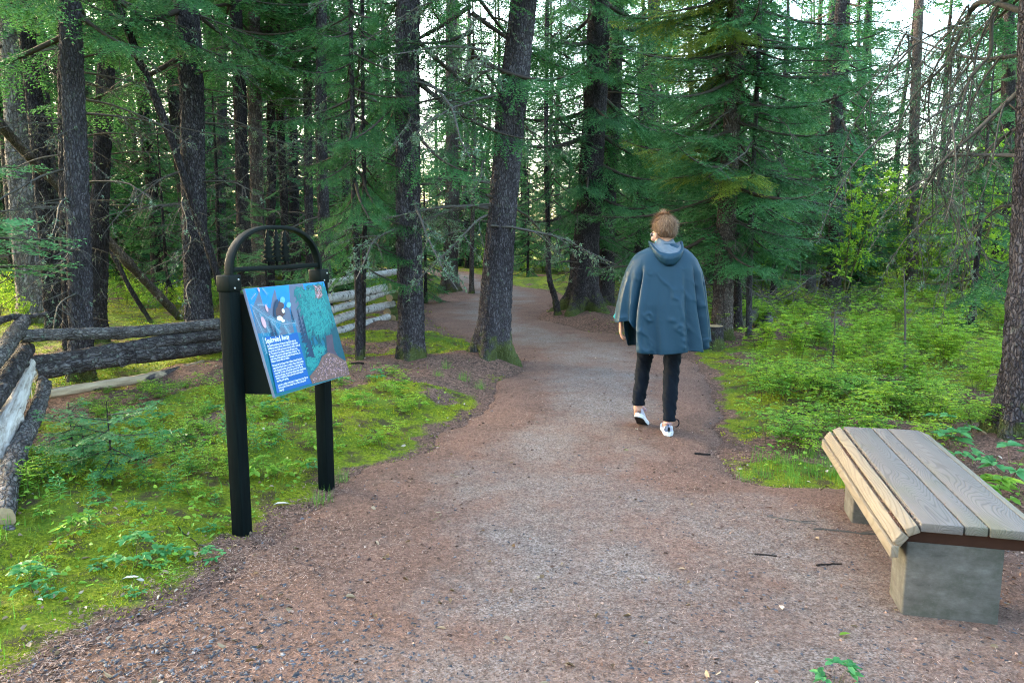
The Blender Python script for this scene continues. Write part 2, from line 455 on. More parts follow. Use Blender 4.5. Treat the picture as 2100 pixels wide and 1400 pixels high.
def axis_pts(segs):
    out = []
    for a, b, n in segs: out.append(np.linspace(a, b, n, endpoint=False))
    out.append([segs[-1][1]]); return np.concatenate(out)
gx = axis_pts([(-320, -60, 14), (-60, -16, 30), (-16, -5, 50), (-5, 5, 150), (5, 16, 50), (16, 60, 30), (60, 320, 14)])
gy = axis_pts([(-120, -10, 12), (-10, 1.5, 30), (1.5, 12, 180), (12, 40, 80), (40, 110, 30), (110, 420, 12)])
GX, GY = np.meshgrid(gx, gy, indexing='ij')
sdg = path_sd(GX, GY)
gz = ground_z(GX, GY, sdg)
gz = gz-.05*sstep(.03, -.12, sdg)            # the sheet dips under the trail surface
lw = litter_w(GX.ravel(), GY.ravel(), sdg)
nx, ny = len(gx), len(gy)
ii, jj = np.meshgrid(np.arange(nx-1), np.arange(ny-1), indexing='ij')
a = (ii*ny+jj).ravel()
gm = MB(); gm.add(np.c_[GX.ravel(), GY.ravel(), gz], np.c_[a, a+ny, a+ny+1, a+1], 0, lw)
gm.build('ground', ground_material(), None, True, kind='structure')

NC = 40
s_ = np.linspace(0, 1, NC)
PX = EL[:, None]*(1-s_[None, :, None])+ER[:, None]*s_[None, :, None]
pz = ground_z(PX[..., 0], PX[..., 1], path_sd(PX[..., 0], PX[..., 1])).reshape(PX.shape[:2])
prof = np.minimum(s_, 1-s_)
pz = pz+.012+.020*sstep(0, .15, prof)[None]-.03*(prof < 1e-6)[None]
pm = MB(); loft(pm, np.dstack([PX, pz]), 0, closed=False, tone=np.broadcast_to(sstep(0.02, .42, prof)[None], pz.shape).ravel())
# winding so that normals face up
o = pm.build('path', path_material(), None, True, kind='structure')
def surf_z(x, y):
    x = np.asarray(x, float).ravel(); y = np.asarray(y, float).ravel()
    sd = path_sd(x, y)
    z = ground_z(x, y, sd)
    return np.where(sd < 0, z+.012+.018*sstep(0, .4, -sd), z)
def gz1(x, y): return float(surf_z([x], [y])[0])

# ------------------------------------------------------------------ spruce branches and crowns
def needles(mb, P, T, U, nl, w, r, mat=0, tone=.5, up=True):
    """rows of needle clumps on both sides of a shoot: P points, T directions, U side vectors"""
    n = len(P)
    sides = [U, -U] + ([np.cross(T, U)] if up else [])
    for k, S in enumerate(sides):
        j = r.normal(0, .22, (n, 3)); L = nl*r.uniform(.75, 1.25, (n, 1))
        fw = .55 if k < 2 else .8
        D = unit(T*fw+S*(.85 if k < 2 else .45)+j)
        tip = P+D*L
        a = P-T*w*.5; b = P+T*w*.5+S*0.0
        V = np.stack([a, b, tip], 1).reshape(-1, 3)
        F = np.arange(3*n).reshape(-1, 3)
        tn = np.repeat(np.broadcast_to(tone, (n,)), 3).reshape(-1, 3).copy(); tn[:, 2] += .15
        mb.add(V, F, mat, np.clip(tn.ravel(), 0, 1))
def shoot(mb, p0, d0, L, r, step, nl, w, sag=.0, tone0=.25, tone1=.8, plane=None, up=True):
    n = max(2, int(L/step))
    t = (np.arange(n)+.5)/n
    g = np.array([0, 0, -1.0])
    P = p0+d0*(L*t)[:, None]+g*(sag*L*t*t)[:, None]
    T = unit(d0+g*(2*sag*t)[:, None])
    up_ = np.array([0, 0, 1.0]) if plane is None else plane
    U = unit(np.cross(T, np.broadcast_to(up_, T.shape)))
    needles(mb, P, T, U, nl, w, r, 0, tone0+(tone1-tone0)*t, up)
    return P, T, U
LODS = {'near': (.022, .026, .013, .075, .060), 'mid': (.040, .044, .027, .085, .10), 'far': (.070, .085, .060, .11, .22)}
def spruce_branch(seed, L=1.6, lod='near', droop=.25, hang=.35, bare=.18, wide=.40, rise=.10, dens=1.0):
    """one bough along +x: curved stem, side twigs in a loose plane, hanging shoots"""
    r = np.random.default_rng(seed)
    step, nl, w, tw, sub = LODS[lod]
    mb = MB()
    t = np.linspace(0, 1, 9)
    A = np.c_[L*t*(1-.06*t), L*.05*np.sin(t*3+seed)*t, L*(-droop*t+(droop*.55+rise)*t**2.2)]
    tube(mb, A, .016*L*(1-.9*t)+.0015, 4 if lod != 'far' else 3, 1, False, .3)
    def ax(u): return np.array([np.interp(u, t, A[:, k]) for k in range(3)])
    n = max(4, int(L*(1-bare)/tw*dens))
    for k in range(n):
        u = bare+(1-bare)*(k+r.uniform(.1, .9))/n
        p = ax(u); d = unit(ax(min(1, u+.05))-ax(max(0, u-.05)))
        for sg in (-1, 1):
            if r.random() < .12: continue
            ell = L*(wide*(1-u)**.75+.05)*r.uniform(.6, 1.15)
            if u < .3: ell *= .75
            ang = r.uniform(.75, 1.15)
            side = unit(np.cross(d, [0, 0, 1.0]))*sg
            dd = unit(d*math.cos(ang)+side*math.sin(ang)+np.array([0, 0, r.uniform(-.25, .12)]))
            sag = hang*r.uniform(.4, 1.3)
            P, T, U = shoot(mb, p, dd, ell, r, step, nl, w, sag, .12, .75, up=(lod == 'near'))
            m = int(ell/sub)
            for q in range(1, m):
                i = min(len(P)-1, int(len(P)*q/m))
                for s2 in (-1, 1):
                    if r.random() < .15: continue
                    l2 = max(.05, (ell*(1-q/m)*.55+.03))*r.uniform(.6, 1.2)
                    d2 = unit(T[i]*.7+U[i]*s2*.75+np.array([0, 0, -hang*r.uniform(0, .9)]))
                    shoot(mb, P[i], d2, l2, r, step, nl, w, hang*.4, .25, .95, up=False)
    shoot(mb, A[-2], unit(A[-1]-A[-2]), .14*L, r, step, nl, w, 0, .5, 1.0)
    return mb
def dead_branch(seed, L=1.5, droop=.3, lich=0.0, twigs=9, thick=.010, sides=4):
    r = np.random.default_rng(seed); mb = MB()
    t = np.linspace(0, 1, 8)
    A = np.c_[L*t, L*.06*np.sin(t*4+seed), L*(.06*t-droop*t**1.7)]+np.cumsum(r.normal(0, .012*L, (8, 3)), 0)*t[:, None]
    tube(mb, A, thick*L*(1-.85*t)+.0015, sides, 1, False)
    for k in range(twigs):
        u = r.uniform(.15, .98); p = np.array([np.interp(u, t, A[:, i]) for i in range(3)])
        a = r.uniform(.5, 1.2)*r.choice([-1, 1]); l = L*(1-u*.7)*r.uniform(.15, .45)
        d = unit(np.array([math.cos(a), math.sin(a), r.uniform(-.9, .15)]))
        tt = np.linspace(0, 1, 5)[:, None]
        B = p+d*l*tt+np.array([0, 0, -1])*(l*r.uniform(.1, .7)*tt*tt)+r.normal(0, .012*l, (5, 3))
        tube(mb, B, np.linspace(.0045*L, .0012, 5), 3, 1, False)
        for q in range(r.integers(1, 4)):
            pp = B[r.integers(1, 5)]; d3 = unit(d+r.normal(0, .7, 3)+[0, 0, -.5]); l3 = l*r.uniform(.2, .5)
            C = pp+d3*l3*np.linspace(0, 1, 3)[:, None]
            tube(mb, C, np.linspace(.002, .0009, 3), 3, 1, False)
            if lich > 0: B = np.vstack([B, C])
        if lich > 0:
            for pp in B:
                if r.random() < lich: tuft(mb, pp, r, r.uniform(.018, .045))
    if lich > 0:
        for u in r.uniform(.1, 1, int(lich*26)):
            tuft(mb, np.array([np.interp(u, t, A[:, i]) for i in range(3)]), r, r.uniform(.02, .05))
    return mb
def tuft(mb, p, r, s, n=9, mat=2):
    s = s*.75
    D = unit(r.normal(0, 1, (n, 3))+[0, 0, -.45]); S = unit(np.cross(D, r.normal(0, 1, (n, 3))))
    q = p+r.normal(0, s*.35, (n, 3))
    V = np.stack([q-S*s*.16, q+S*s*.16, q+D*s*r.uniform(.5, 1.2, (n, 1))], 1).reshape(-1, 3)
    mb.add(V, np.arange(3*n).reshape(-1, 3), mat, r.uniform(.1, 1, 3*n))

BR = {}
def get_br(lod, k, style='std'):
    key = (lod, k, style)
    if key not in BR:
        kw = dict(std=dict(droop=.30, hang=.42), full=dict(droop=.22, hang=.25, rise=.16, bare=.08, wide=.48),
                  weep=dict(droop=.55, hang=.8, rise=.02, wide=.36), young=dict(droop=.02, hang=.12, rise=.12, bare=.04, wide=.50))[style]
        BR[key] = spruce_branch(100+k*7, 1.6, lod, **kw)
    return BR[key]
def crown(seed, H, z0, R0, lods, style='std', per_m=9, rpow=.85, low_fac=.75, trunk_r=.0, sparse=0.0, ztop_lod=6.0):
    """branches all round the stem between z0 and H; lods = (below ztop_lod, above it)"""
    r = np.random.default_rng(seed); mb = MB()
    z = z0; az = r.uniform(0, 6.28)
    while z < H-.15:
        f = (z-z0)/(H-z0)
        Lb = R0*(1-f)**rpow*r.uniform(.72, 1.12)+.12
        Lb *= low_fac+(1-low_fac)*min(1, f*6)
        lod = lods[0] if z < ztop_lod else lods[1]
        pm_ = per_m if z < ztop_lod else per_m*.45
        if r.random() >= sparse:
            br = get_br(lod, int(r.integers(0, 3)), style)
            tilt = .30-.75*f+r.normal(0, .10)            # low boughs hang, high ones rise
            R = rotz(az)@roty(tilt*.8)@rotx(r.normal(0, .15))
            mb.merge(br, R, [0, 0, z], Lb/1.6, r.uniform(-.12, .12))
        az += 2.399+r.normal(0, .35); z += r.uniform(.5, 1.5)/pm_*(1 if f < .8 else .7)
    return mb
def dead_set(seed, z0, z1, n, L=(.5, 1.5), lich=0.0, droop=.35, sides=3):
    r = np.random.default_rng(seed); mb = MB()
    for k in range(n):
        b = dead_branch(seed*31+k % 9, 1.0, droop*r.uniform(.3, 1.5), lich, 8, .012, sides)
        z = z0+(z1-z0)*r.random()
        mb.merge(b, rotz(r.uniform(0, 6.28))@roty(r.uniform(-.25, .3)), [0, 0, z], r.uniform(*L))
    return mb

# ------------------------------------------------------------------ trunks
def trunk_mesh(name, seed, H, r0, mat, lean=(0, 0), bend=0.0, flare=1.45, roots=5, n=40, rings=110, plate=.010, ztop=None, sway=.05):
    """stem along z with flared roots, taper and lumpy, plated bark; lean in metres at height 10"""
    r = np.random.default_rng(seed)
    zt = np.concatenate([np.linspace(-.25, .9, rings//4, endpoint=False), np.linspace(.9, min(6.5, H), rings//2, endpoint=False), np.linspace(min(6.5, H), H, rings//4)]) if H > 6.6 else np.linspace(-.25, H, rings)
    th = np.linspace(0, 2*np.pi, n, endpoint=False)
    Z, TH = np.meshgrid(zt, th, indexing='ij')
    rad = r0*np.clip(1-Z/(H*1.04), .02, 1)**.8
    fl = (flare-1)*np.exp(-np.clip(Z, -.1, None)/(.9*r0+.12))
    ph = r.uniform(0, 6.28)
    lobes = 1+.55*np.sin(TH*roots+ph)*np.exp(-np.clip(Z, 0, None)/(.55*r0+.08))*(flare-1)
    rad = rad*(1+fl)*lobes
    X = rad*np.cos(TH); Y = rad*np.sin(TH)
    P = np.c_[X.ravel(), Y.ravel(), Z.ravel()]
    d = fbm(P*np.array([3, 3, 1.1])+seed*3.3, 3, seed)*r0*.16
    if plate > 0:
        q = P*np.array([34, 34, 13])+fbm(P*6, 2, seed+3)[:, None]*1.2
        d1, d2, idv = worley(q, seed); d = d+(sstep(.02, .35, d2-d1)-.5)*plate*1.1+(idv-.5)*plate*.9
    nrm = np.c_[np.cos(TH).ravel(), np.sin(TH).ravel(), np.zeros(P.shape[0])]
    P = P+nrm*d[:, None]
    zz = np.clip(P[:, 2], 0, None)
    P[:, 0] += lean[0]*zz/10+bend*np.sin(np.clip(zz/6, 0, 1)*np.pi)+sway*np.sin(zz*.5+ph)*np.clip(zz/3, 0, 1)
    P[:, 1] += lean[1]*zz/10+sway*np.cos(zz*.4+ph)*np.clip(zz/3, 0, 1)
    mb = MB(); loft(mb, P.reshape(len(zt), n, 3), 0, True, False, True)
    return mb.mesh(name, [mat], True)
# ------------------------------------------------------------------ shared crowns (mesh data reused by many trees)
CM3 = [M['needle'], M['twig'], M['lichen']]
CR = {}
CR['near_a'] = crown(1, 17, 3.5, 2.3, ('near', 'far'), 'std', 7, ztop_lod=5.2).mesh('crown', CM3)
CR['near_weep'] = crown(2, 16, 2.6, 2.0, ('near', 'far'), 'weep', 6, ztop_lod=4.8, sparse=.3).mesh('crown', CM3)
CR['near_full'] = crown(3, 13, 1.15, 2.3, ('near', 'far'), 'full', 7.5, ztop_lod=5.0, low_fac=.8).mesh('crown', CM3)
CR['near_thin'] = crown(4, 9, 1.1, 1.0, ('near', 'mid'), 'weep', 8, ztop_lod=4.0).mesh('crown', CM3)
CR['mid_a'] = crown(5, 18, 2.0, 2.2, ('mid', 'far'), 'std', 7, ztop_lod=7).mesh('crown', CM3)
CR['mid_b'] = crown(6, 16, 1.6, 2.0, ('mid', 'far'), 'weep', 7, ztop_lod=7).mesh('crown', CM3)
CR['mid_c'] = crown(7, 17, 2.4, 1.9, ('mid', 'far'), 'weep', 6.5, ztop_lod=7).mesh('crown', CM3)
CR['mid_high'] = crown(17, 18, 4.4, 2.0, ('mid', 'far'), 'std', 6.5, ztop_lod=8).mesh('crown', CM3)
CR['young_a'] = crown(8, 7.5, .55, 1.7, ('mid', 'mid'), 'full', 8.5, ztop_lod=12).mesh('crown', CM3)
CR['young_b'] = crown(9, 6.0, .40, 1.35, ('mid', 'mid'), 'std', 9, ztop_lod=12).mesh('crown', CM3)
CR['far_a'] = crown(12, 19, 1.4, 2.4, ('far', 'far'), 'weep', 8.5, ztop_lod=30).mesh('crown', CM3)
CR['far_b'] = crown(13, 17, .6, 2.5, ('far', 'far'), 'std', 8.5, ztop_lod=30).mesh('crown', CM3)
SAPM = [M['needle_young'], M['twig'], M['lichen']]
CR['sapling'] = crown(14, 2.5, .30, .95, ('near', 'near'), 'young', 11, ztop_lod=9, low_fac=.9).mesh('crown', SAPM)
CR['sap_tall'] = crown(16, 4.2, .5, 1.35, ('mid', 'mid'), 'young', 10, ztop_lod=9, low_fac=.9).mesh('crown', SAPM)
TWM = [M['dead'], M['dead'], M['lichen']]
DS = {'a': dead_set(1, .9, 5.5, 40, (.4, 1.3), .10).mesh('dead_branches', TWM),
      'b': dead_set(2, .6, 5.0, 46, (.3, 1.1), .05).mesh('dead_branches', TWM),
      'c': dead_set(3, 1.2, 6.5, 34, (.5, 1.6), .0).mesh('dead_branches', TWM),
      'lichen': dead_set(4, 1.5, 5.0, 30, (.7, 1.7), .38).mesh('dead_branches', TWM)}
TRF = [trunk_mesh('trunk', 40+k, 17.5, .15+.02*k, M['bark'] if k % 2 else M['bark_dark'], (0, 0), 0, 1.4, 5, 16, 46, 0.0, sway=.12) for k in range(4)]
TRY = trunk_mesh('trunk', 50, 7.0, .055, M['bark_dark'], (0, 0), 0, 1.3, 4, 8, 24, 0.0, sway=.05)

def hero(label, px, py, wpx, px_top, bark, crown_key, dead_key, seed, H=17, flare=1.4, cs=1.0, rot=0.0, bend=0.0, detail=True, name='spruce_tree', group=None, wy=400, cmat=None, dscale=1.0, crown_sc=None):
    b = gp(px, py); y = b[1]
    top = at(px_top, 0, y)
    lean = (top[0]-b[0])/max(.5, top[2])*10
    wl_ = wpx/FPX*(y*CP)
    zmid = at(px, wy, y)[2]
    r0 = .5*wl_/max(.3, (1-max(0, zmid)/(H*1.04))**.8)
    root = thing(name, label, 'tree', (b[0], b[1], gz1(b[0], b[1])-.02), group=group)
    n, rg = (56, 170) if detail else (24, 70)
    if y < 10 and detail: n, rg = 80, 260
    link('trunk', trunk_mesh('trunk', seed, H, r0, M[bark], (lean, 0), bend, flare, 5 if r0 > .12 else 4, n, rg, (.012 if y < 10 else .014) if detail else 0.0), root)
    ang = math.atan(lean/10)
    if crown_key:
        link('crown', CR[crown_key], root, rot=(0, ang, rot), scale=cs if crown_sc is None else crown_sc)
    if dead_key:
        link('dead_branches', DS[dead_key], root, rot=(0, ang, rot*1.7+1), scale=dscale)
    return root
HEROES = [
    # label, base px, base py, width px, x at picture top, bark, crown, dead, kwargs
    ('pale peeling old spruce trunk behind the corner of the dark log fence', 72, 668, 46, 12, 'bark_pale', 'mid_high', 'b', dict(H=15)),
    ('dark spruce trunk leaning beside the pale peeling trunk behind the log fence', 118, 700, 32, 40, 'bark_dark', 'mid_high', 'b', dict(H=16)),
    ('straight dark spruce just behind the fence corner, next to its leaning twin', 168, 788, 42, 158, 'bark', 'near_a', 'a', dict(H=17)),
    ('leaning twin trunk that meets the straight spruce behind the fence corner', 160, 755, 42, 128, 'bark_dark', None, 'b', dict(H=16)),
    ('dark spruce leaning away to the right above the second fence log', 199, 712, 32, 232, 'bark_dark', 'mid_high', 'b', dict(H=16)),
    ('thick straight spruce rising from behind the middle of the dark log fence', 412, 742, 48, 372, 'bark', 'near_a', 'a', dict(H=18)),
    ('dark spruce trunk with leaning top behind the arch of the sign', 508, 672, 26, 475, 'bark_dark', 'mid_high', 'b', dict(H=17)),
    ('flaky reddish spruce trunk directly behind the sign arch', 527, 660, 27, 528, 'bark_red', 'mid_high', 'c', dict(H=18)),
    ('narrow dark trunk tucked against the flaky reddish trunk', 553, 650, 17, 549, 'bark_dark', 'mid_high', None, dict(H=17)),
    ('slender dark spruce with bare stem between the flaky trunk and the lichened stem', 588, 642, 15, 573, 'bark_dark', 'mid_high', 'c', dict(H=16)),
    ('thin spruce stem with pale lichen behind the right side of the sign arch', 642, 652, 17, 622, 'bark', 'mid_high', 'b', dict(H=16)),
    ('lichened grey spruce trunk beside the far post of the sign', 668, 672, 23, 664, 'bark', 'mid_high', 'lichen', dict(H=17)),
    ('spruce with dark blocky bark standing between the sign and the leaning trunk', 845, 752, 50, 842, 'bark', 'near_weep', 'lichen', dict(H=18, flare=1.22, rot=1.0)),
    ('big leaning spruce with flared roots at the left edge of the trail', 1008, 748, 58, 1078, 'bark', 'near_a', 'lichen', dict(H=18, flare=1.55, rot=2.2)),
    ('stout spruce with mossy flared base where the trail bends left', 921, 599, 27, 930, 'bark_red', 'mid_b', 'c', dict(H=18, flare=1.6)),
    ('slim straight young trunk standing in the far trail bend', 967, 604, 8, 970, 'bark_red', None, 'c', dict(H=9, detail=False)),
    ('big dark spruce with spreading roots on the mound inside the trail bend', 1196, 652, 50, 1225, 'bark_dark', 'near_full', 'a', dict(H=17, flare=1.75, crown_sc=(1.05, 1.05, 1.5), rot=.6)),
    ('second dark trunk growing against the big rooted spruce', 1240, 640, 30, 1262, 'bark_dark', 'mid_b', 'c', dict(H=16, rot=2.0)),
    ('spruce with sunlight-tinted boughs and scarred bark beside the stump', 1480, 706, 34, 1502, 'bark_red', 'near_full', 'b', dict(H=14, rot=1.9)),
    ('thin dark companion trunk close behind the scarred spruce', 1512, 690, 17, 1515, 'bark_dark', 'mid_b', 'c', dict(H=15, detail=False)),
    ('thin grey stem growing between the scarred spruce and the cut logs', 1535, 705, 10, 1552, 'bark', 'near_thin', 'c', dict(H=10, detail=False)),
    ('tall bare-stemmed spruce standing alone in the gap beyond the thicket', 1868, 600, 21, 1886, 'bark_red', 'mid_c', 'b', dict(H=19, detail=False)),
    ('rough grey spruce trunk behind the end of the bench', 2098, 926, 84, 2140, 'bark', None, None, dict(H=17, flare=1.5)),
]
HT = {}
for k, (lab, px, py, w, pt, bk, ck, dk, kw) in enumerate(HEROES):
    HT[k] = hero(lab, px, py, w, pt, bk, ck, dk, 200+k, **kw)

mb = MB(); rg_ = np.random.default_rng(66)  # sunlight on these boughs is put into their yellow-green needle colour
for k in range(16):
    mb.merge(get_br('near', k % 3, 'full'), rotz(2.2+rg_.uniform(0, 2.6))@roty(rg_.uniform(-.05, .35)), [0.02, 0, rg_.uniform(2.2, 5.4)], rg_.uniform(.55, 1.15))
mb.build('sun_tinted_boughs', [leafmat('sun_tinted_needles', (.045, .095, .018), (.13, .21, .035), (.30, .36, .055), trans=.45), M['twig'], M['lichen']], HT[18], label='yellow-green boughs tinted as if sunlit')
# crooked dark young stem on the mound
def polytree(label, pts, r0, r1, bark, name='young_tree', n=14, crown_key=None, cs=1.0, cz=0.0, group=None):
    P = catmull(np.array(pts, float), 10)
    base = np.array([P[0, 0], P[0, 1], gz1(P[0, 0], P[0, 1])-.02])
    root = thing(name, label, 'tree', base, group=group)
    Q = P-np.array([base[0], base[1], 0]); Q[:, 2] -= Q[0, 2]+.1
    m = len(Q); mb = MB()
    R = np.linspace(r0, r1, m)*(1+.5*np.exp(-np.linspace(0, 14, m)))*(1+.08*np.random.default_rng(int(abs(pts[0][0])*100)).normal(0, 1, m))
    tube(mb, Q, R, n, 0); mb.build('trunk', M[bark], root, True)
    if crown_key: link('crown', CR[crown_key], root, loc=(Q[-1, 0]*.5, Q[-1, 1]*.5, cz), scale=cs)
    return root
y0 = gp(1146, 656)[1]
t15 = polytree('crooked thin dark stem kinked above the root mound', [at(1146, 657, y0), at(1138, 610, y0), at(1126, 565, y0), at(1124, 480, y0), at(1120, 330, y0), at(1121, 100, y0), at(1124, -120, y0)], .062, .03, 'bark_dark', crown_key='near_thin', cs=(.9, .9, 1.1), cz=.9)
link('dead_branches', DS['c'], t15, scale=.8)
y0 = gp(735, 757)[1]
polytree('thin dark sapling stem, thicker of the twin stems beside the sign', [at(737, 757, y0), at(735, 600, y0), at(726, 420, y0), at(722, 200, y0), at(716, -200, y0)], .046, .02, 'bark_dark', crown_key='near_thin', cs=(1.15, 1.15, .95), cz=.1)
y0 += .15
polytree('thinner of the twin sapling stems beside the sign', [at(742, 752, y0), at(745, 600, y0), at(748, 450, y0), at(744, 200, y0), at(742, -150, y0)], .034, .016, 'bark_dark', crown_key='near_thin', cs=(.9, .9, .8), cz=.5)
# fallen stems that lean in the stand behind the fence
def leaner(label, a, b, ra, rb, bark, sag=.0):
    a = np.array(a); b = np.array(b)
    t = np.linspace(0, 1, 30)[:, None]
    P = a+(b-a)*t+np.array([0, 0, 1.0])*(sag*4*t*(1-t))
    P[:, :2] += np.c_[fbm(np.c_[t*3, t*0, t*0+a[0]], 2, 5), fbm(np.c_[t*3, t*0+4, t*0+a[0]], 2, 6)]*.12
    root = thing('leaning_dead_trunk', label, 'dead tree', P[0])
    Q = P-P[0]; mb = MB(); tube(mb, Q, np.linspace(ra, rb, 30)*(1+.06*np.random.default_rng(3).normal(0, 1, 30)), 14, 0)
    mb.build('trunk', M[bark], root, True)
    mb = MB(); r = np.random.default_rng(int(abs(a[0]*77)))
    for k in range(14):
        i = r.integers(8, 29)
        mb.merge(dead_branch(k+9, .8, .4, .1, 6, .01, 3), rotz(r.uniform(0, 6.28))@roty(r.uniform(-.3, .6)), Q[i], r.uniform(.3, 1.0))
    mb.build('dead_branches', TWM, root)
def lp(px, py, y): return at(px, py, y)
g = gp(372, 658); leaner('thick bare trunk fallen aslant behind the log fence, foot at the thick spruce', (g[0], g[1], 0), lp(-70, 185, 9.2), .078, .060, 'bark_red', .10)
leaner('slim bent trunk arching down past the thick straight spruce behind the sign', (*gp(506, 742)[:2], 0), lp(205, -40, 7.9), .050, .040, 'bark_dark', .42)
leaner('thin dead pole propped across the fallen trunk behind the fence', (*gp(306, 664)[:2], 0), lp(70, 225, 12.6), .045, .02, 'bark_dark', .05)
leaner('short thin pole leaning in the bright undergrowth behind the thick spruce', (*gp(352, 625)[:2], 0), lp(298, 325, 19), .05, .03, 'bark_dark')

# sprawling dead lower limbs of the trunk behind the bench
mb = MB(); rr = np.random.default_rng(8)
tr = HT[22]; T0 = np.array(tr.location)
def limb(mb, pts, r0, r1, twigs=14, tl=.5):
    P = catmull(np.array(pts), 8); m = len(P)
    tube(mb, P, np.linspace(r0, r1, m), 6, 1, False)
    for k in range(twigs):
        i = rr.integers(3, m-1); d = unit(P[i]-P[i-1])
        b = dead_branch(int(k+m), 1.0, .55, .12, 9, .010, 3)
        az = math.atan2(d[1], d[0])+rr.normal(0, .8)
        mb.merge(b, rotz(az)@roty(rr.uniform(.1, 1.1)), P[i], tl*rr.uniform(.5, 1.5))
Yt = float(T0[1])
L_ = lambda px, py, dy: at(px, py, Yt+dy)-T0
limb(mb, [L_(2110, 170, 0), L_(2060, 215, .1), L_(1990, 280, .2), L_(1930, 335, .3), L_(1905, 380, .4)], .020, .006, 16, .6)
limb(mb, [L_(2120, 30, 0), L_(2010, 5, .4), L_(1975, 60, .6), L_(1940, 130, .7), L_(1880, 190, .9), L_(1835, 270, 1.0)], .022, .005, 18, .7)
limb(mb, [L_(2110, 320, 0), L_(2030, 318, .2), L_(1965, 318, .3), L_(1938, 325, .35)], .016, .009, 6, .4)
limb(mb, [L_(1938, 325, .35), L_(1925, 375, .4), L_(1955, 415, .4), L_(1967, 450, .4), L_(1966, 500, .4)], .010, .004, 6, .4)
limb(mb, [L_(2120, -30, .1), L_(2040, 20, .3), L_(2030, 110, .35), L_(1990, 160, .4), L_(1960, 260, .4), L_(1930, 330, .4)], .018, .006, 12, .6)
limb(mb, [L_(2110, 250, .2), L_(2050, 290, .5), L_(2000, 370, .7), L_(1940, 420, .9), L_(1880, 470, 1.1)], .014, .004, 12, .6)
limb(mb, [L_(2120, 110, .4), L_(2000, 120, 1.0), L_(1900, 90, 1.6), L_(1840, 60, 2.0)], .018, .004, 14, .8)
limb(mb, [L_(2110, 420, .2), L_(2040, 430, .6), L_(1985, 500, .8), L_(1960, 560, .9)], .012, .004, 10, .5)
mb.build('dead_branches', TWM, tr)
mb = MB()
for k, (z, az, s, ti) in enumerate(((3.9, 2.6, 1.25, .15), (4.1, 3.5, 1.2, .3), (4.4, 1.9, 1.2, .1), (4.7, 3.0, 1.5, .3), (3.4, 1.6, .9, .3), (5.2, 2.3, 1.3, .2), (5.0, 4.1, 1.3, .2), (5.6, 3.4, 1.4, .2), (2.2, 1.9, .8, .3), (1.6, 1.5, .7, .4))):
    mb.merge(get_br('near', k % 3, 'weep' if k % 2 else 'std'), rotz(az)@roty(ti), [0.17*z/10, 0, z], s)
mb.build('crown', CM3, tr)
# ------------------------------------------------------------------ the stand of trees behind
def fill_tree(x, y, kind, k, r):
    u = x/y if y > 1 else -9
    if x < -1.5 and y < 1.02*abs(x)+30 and u < -.08: grp, where = 'spruces crowding behind the log fence', 'in the crowded stand behind the log fence'
    elif u < .22: grp, where = 'spruces beyond the trail bend', 'in the stand beyond the trail bend'
    else: grp, where = 'spruces beyond the leafy thicket', 'in the stand beyond the leafy thicket'
    z = gz1(x, y)-.03
    if kind == 'young':
        root = thing('young_spruce', ('young bushy spruce with wide low boughs ' if k % 2 else 'young narrow spruce with short boughs ')+where, 'tree', (x, y, z), (r.normal(0, .02), r.normal(0, .02), r.uniform(0, 6.28)), 'young '+grp, r.uniform(.65, 1.15))
        link('trunk', TRY, root); link('crown', CR['young_a' if k % 2 else 'young_b'], root)
    else:
        look = ('thick-stemmed tall spruce with drooping boughs ', 'slender tall spruce with dark bark ', 'tall grey-barked spruce with many dead twigs ', 'tall spruce with level boughs and brown bark ')[k % 4]
        root = thing('spruce_tree', look+where, 'tree', (x, y, z), (r.normal(0, .022), r.normal(0, .022), r.uniform(0, 6.28)), 'tall '+grp)
        s = r.uniform(.85, 1.15)
        link('trunk', TRF[k % 4], root, scale=((1.15, .65, .95, .8)[k % 4]*r.uniform(.9, 1.1),)*2+(s,))
        ck = 'mid_high' if (y < 19 and u < -.05 and k % 4) else ('mid_a', 'mid_b', 'mid_c')[k % 3] if y < 22 else ('far_a', 'far_b', 'far_b')[k % 3]
        link('crown', CR[ck], root, scale=s)
        if y < 26: link('dead_branches', DS['abc'[k % 3]], root, scale=r.uniform(.8, 1.1))
rf = np.random.default_rng(77)
placed = [tuple(np.array(t.location)[:2]) for t in HT.values()]
def try_place(x, y, mind):
    for (a_, b_) in placed:
        if (a_-x)**2+(b_-y)**2 < mind*mind: return False
    placed.append((x, y)); return True
cnt = 0
for it in range(6000):
    y = 11+44*rf.random()**.8; x = rf.uniform(-1, 1)*(.76*y+2.5); u = x/y
    if u > .1 and y < 38: y += 0.0 if rf.random() < .7 else 8.0; x = u*y
    if path_sd([x], [y])[0] < (1.1 if y < 32 else .7): continue
    if -.5 < u < -.2 and y < 13: continue
    if u < -.1 and y < 12.5: continue
    if -.10 < u < .28 and y < 16: continue                   # the trail corridor
    if .16 < u and y < 17: continue                          # open thicket on the right
    if .44 < u < .58 and y < 28 and rf.random() < .6: continue   # the gap where sky shows
    if -.13 < u < -.03 and y < 30 and rf.random() < .3: continue
    mind = 1.1 if y < 25 else 1.45
    young = rf.random() < (.34 if u < 0 else .50)
    if not try_place(x, y, mind): continue
    fill_tree(x, y, 'young' if young else 'tall', cnt, rf); cnt += 1
    if cnt >= 290: break
